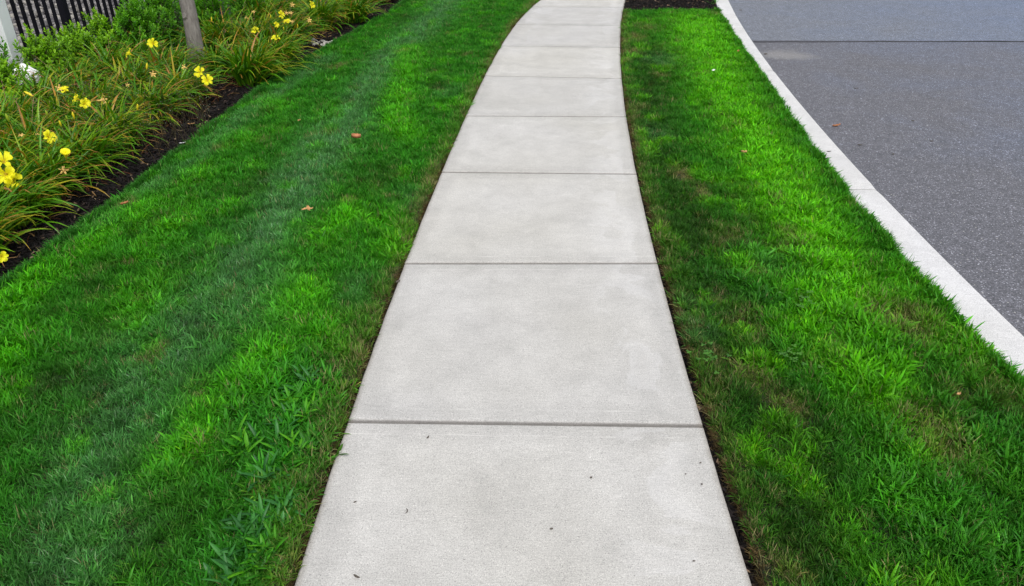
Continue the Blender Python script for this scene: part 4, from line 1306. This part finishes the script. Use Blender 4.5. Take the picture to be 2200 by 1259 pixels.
for a in [
 (702, 815, 'blue green broad-bladed clump, farthest up the left sidewalk edge', 1, wd), (668, 868, 'broad-bladed bright clump beside the dry rim above the nearest joint', 2, wb), (640, 925, 'broad-bladed dark clump level with the nearest sidewalk joint', 3, wd),
 (692, 890, 'bright broad-bladed clump right at the left end of the nearest joint', 9, wb), (660, 985, 'broad-bladed clump just below the nearest sidewalk joint', 4, wb), (610, 1030, 'spreading dark clump left of the nearest slab', 5, wd), (640, 1100, 'large blue green clump beside the nearest slab edge', 6, wd),
 (575, 1150, 'dark broad-leaved clump near the bottom left of the slab', 7, wd), (540, 1215, 'broad-leaved clump at the bottom edge of the picture', 8, wd), (600, 1215, 'upright bright clump close to the slab at the bottom', 10, wb), (560, 960, 'bright clump in the lawn two hand widths from the nearest joint', 11, wb)]:
    weed(a[0] - 38, a[1], a[2], a[3] + 900, 28, (0.045, 0.085), (0.009, 0.014), col=a[4], z=0.0, upright=0.85)
for a in [(548, 312, 'small grass seedling alone on the black mulch', 21), (570, 212, 'slender grass tuft on the mulch beside the lawn point', 22), (430, 262, 'flat pale green seedling on the mulch', 23)]:
    weed(a[0] - 20 if a[3] != 23 else 432, a[1] - 20 if a[3] != 23 else 258, a[2], a[3], 9, (0.05, 0.10) if a[3] != 23 else (0.03, 0.05), (0.003, 0.005) if a[3] != 23 else (0.01, 0.016), wb, -0.03, 0.8 if a[3] != 23 else 1.1, 'seedling', 'seedling', 'seedlings on the mulch')
weed(1535, 4, 'pale green weed on the mulch against the far kerb end', 31, 26, (0.05, 0.13), (0.004, 0.009), wb, -0.02, 0.9, 'kerb_weed', 'weed', None)
wc = leafy('clover leaf', [(0.0, (0.045, 0.16, 0.02)), (1.0, (0.09, 0.26, 0.03))], trans=0.25)
# clover-like broadleaf plants in the right verge
for i, (px, py, lab) in enumerate([(1500, 775, 'bright clover patch in the dark grass right of the sidewalk'), (1690, 770, 'round leaved clover patch below the lime green grass'), (1700, 655, 'pale clover sprig in the middle of the grass strip')]):
    p = at(px + 20, py); root = empty('clover', (p[0], p[1], 0.0)); tag(root, lab, 'clover', 'clover patches in the grass strip'); r = random.Random(40 + i)
    for k in range(14):
        c = Vector((r.gauss(0, .035), r.gauss(0, .045), r.uniform(.025, .045))); mb = MB()
        mb.tube([Vector((c.x * .6, c.y * .6, -.01)), c], [.0008, .0008], 3, False, 0.2)
        for j in range(3):
            a = j * 2.1 + k; d = Vector((math.cos(a), math.sin(a), r.uniform(-.1, .25))).normalized()
            mb.strip([c, c + d * .004, c + d * .008, c + d * .011], [.002, .008, .009, .004], Vector((-math.sin(a), math.cos(a), 0)), 0.1, r.random())
        mb.build('leaf', wc, root)

# ------------------------------------------------------------------ fallen leaves and litter
def flat_leaf(name, px, py, z, L, W, mat, label, cat, rot=0.0, curl=0.5, fork=False, group=None):
    p = at(px, py, z); mb = MB(); n = 9
    def blade(ax, L, W, off=Vector((0, 0, 0))):
        d = Vector((math.cos(ax), math.sin(ax), 0)); s_ = Vector((-d.y, d.x, 0)); vv, ff = [], []
        for i in range(n):
            t_ = i / (n - 1); w = W * math.sin(math.pi * min(1, t_ * .96 + .03)) ** .8
            for j in range(5):
                u = (j - 2) / 2
                vv.append(off + d * L * (t_ - .5) + s_ * w / 2 * u + Vector((0, 0, curl * W * u * u * .6 + curl * L * .25 * (t_ - .5) ** 2 * 2 + .002 * math.sin(i * 2 + j))))
        for i in range(n - 1):
            for j in range(4):
                a = i * 5 + j; ff.append((a, a + 5, a + 6, a + 1))
        mb.add(vv, ff)
    blade(0, L, W)
    if fork: blade(1.9, L * .7, W * .8, Vector((.1 * L, .3 * L, 0))); blade(-1.2, L * .5, W * .6, Vector((-.1 * L, -.2 * L, 0)))
    me = mb.mesh(name, mat, True)
    o = link(name, me, None, p, (rnd.uniform(-.2, .2), rnd.uniform(-.2, .2), rot))
    so = o.modifiers.new('thickness', 'SOLIDIFY'); so.thickness = 0.0006
    return tag(o, label, cat, group)
flat_leaf('fallen_leaf', 765, 297, .045, .058, .040, M['deadleaf'], 'curled reddish brown leaf on the left lawn, farther of the two clear ones', 'leaf', .2, 1.0)
flat_leaf('fallen_leaf', 663, 449, .045, .055, .020, M['tanleaf'], 'forked tan leaf on the left lawn below the curled one', 'leaf', 2.0, .5, True)
flat_leaf('fallen_leaf', 643, 259, .040, .034, .018, M['tanleaf'], 'small pale tan leaf on the left lawn near the bed', 'leaf', 1.3, .5)
flat_leaf('fallen_leaf', 1598, 328, .045, .035, .024, M['tanleaf'], 'small brown leaf in the lime green grass of the right strip', 'leaf', -.6, .8)
flat_leaf('fallen_leaf', 1797, 271, Z_ROAD + .006, .060, .022, M['deadleaf'], 'reddish brown leaf lying on the asphalt', 'leaf', .15, .8)
flat_leaf('fallen_leaf', 1586, 110, .040, .030, .020, M['deadleaf'], 'orange brown leaf in the grass close to the far kerb', 'leaf', 1.1, .6)
flat_leaf('fallen_leaf', 268, 438, .035, .040, .026, M['deadleaf'], 'dull brown leaf sunk in the left lawn near the lilies', 'leaf', .5, .6)
flat_leaf('fallen_leaf', 2060, 847, .030, .018, .010, M['tanleaf'], 'small tan leaf bit in the right grass near the kerb', 'leaf', .5, .6)
flat_leaf('fallen_leaf', 411, 267, -.015, .05, .016, M['tanleaf'], 'tan scrap of leaf on the black mulch', 'leaf', .9, .6)
flat_leaf('fallen_petal', 1533, 152, .045, .030, .022, M['bag'], 'small white petal lying in the right grass strip', 'petal', .4, .6)
flat_leaf('paper_scrap', 392, 307, -.015, .045, .012, M['bag'], 'thin white scrap on the mulch at the lawn edge', 'scrap', .3, .3)
def bit(px, py, z, L, w, label, rot, cat='debris', mat='debris', name='debris_bit', bend=.3):
    p = at(px, py, z); mb = MB()
    pts = [Vector((L * (t_ - .5), bend * L * (t_ - .5) ** 2, w * .5)) for t_ in (0, .35, .7, 1)]
    mb.tube(pts, [w * .25, w * .5, w * .45, w * .15], 6)
    return tag(mb.build(name, M[mat], None, loc=p, rot=(0, 0, rot)), label, cat)
bit(920, 940, .001, .014, .005, 'dark sliver just below the nearest joint, left half of the slab', 1.1)
bit(1270, 1027, .001, .007, .006, 'dark crumb in the middle right of the nearest slab', .3)
bit(1185, 1137, .001, .010, .005, 'dark crumb below the centre of the nearest slab', .3)
bit(876, 1098, .001, .020, .003, 'curved grey brown bit left of centre on the nearest slab', 1.6, bend=1.2)
bit(763, 1079, .001, .010, .004, 'small dark bit near the left side of the nearest slab', .6)
bit(766, 1240, .001, .020, .006, 'brown crumb at the lower left of the nearest slab', -.5)
bit(1505, 995, .001, .008, .004, 'dark crumb beside the pale blotch, upper of two on the right', .5)
bit(1508, 1041, .001, .007, .005, 'dark crumb beside the pale blotch, lower of two on the right', 1.5)
bit(1473, 1019, .001, .005, .004, 'tiny dark grit left of the two crumbs on the right', 0)
bit(1491, 1206, .001, .008, .004, 'dark crumb near the lower right of the nearest slab', 0)
bit(856, 606, .001, .024, .010, 'brown clod of thatch on the left sidewalk edge past the second joint', .8, mat='debris', name='soil_clod')
bit(1847, 312, Z_ROAD + .001, .035, .007, 'black twig on the asphalt nearest the reddish leaf', -.4, 'twig', name='twig')
bit(2001, 304, Z_ROAD + .001, .025, .007, 'short black twig on the asphalt right of the reddish leaf', -.2, 'twig', name='twig')
bit(1962, 260, Z_ROAD + .001, .035, .006, 'thin dark twig on the asphalt above the other twigs', .1, 'twig', name='twig')
bit(1919, 332, Z_ROAD + .001, .015, .008, 'dark crumb on the asphalt between the twigs', .1)
bit(1591, 23, Z_ROAD + .001, .04, .014, 'dark lump on the asphalt beside the far kerb', .1)
bit(1645, 117, Z_ROAD + .001, .035, .012, 'dark lump on the asphalt by the pale stain', .2)
bit(1840, 190, Z_ROAD + .001, .05, .006, 'long thin dark twig on the asphalt in front of the seam', .1, 'twig', name='twig')
bit(1781, 326, .002, .030, .006, 'dark grass clipping lying on the white kerb', .1, 'clipping', name='clipping')
print('objects', len(bpy.data.objects))
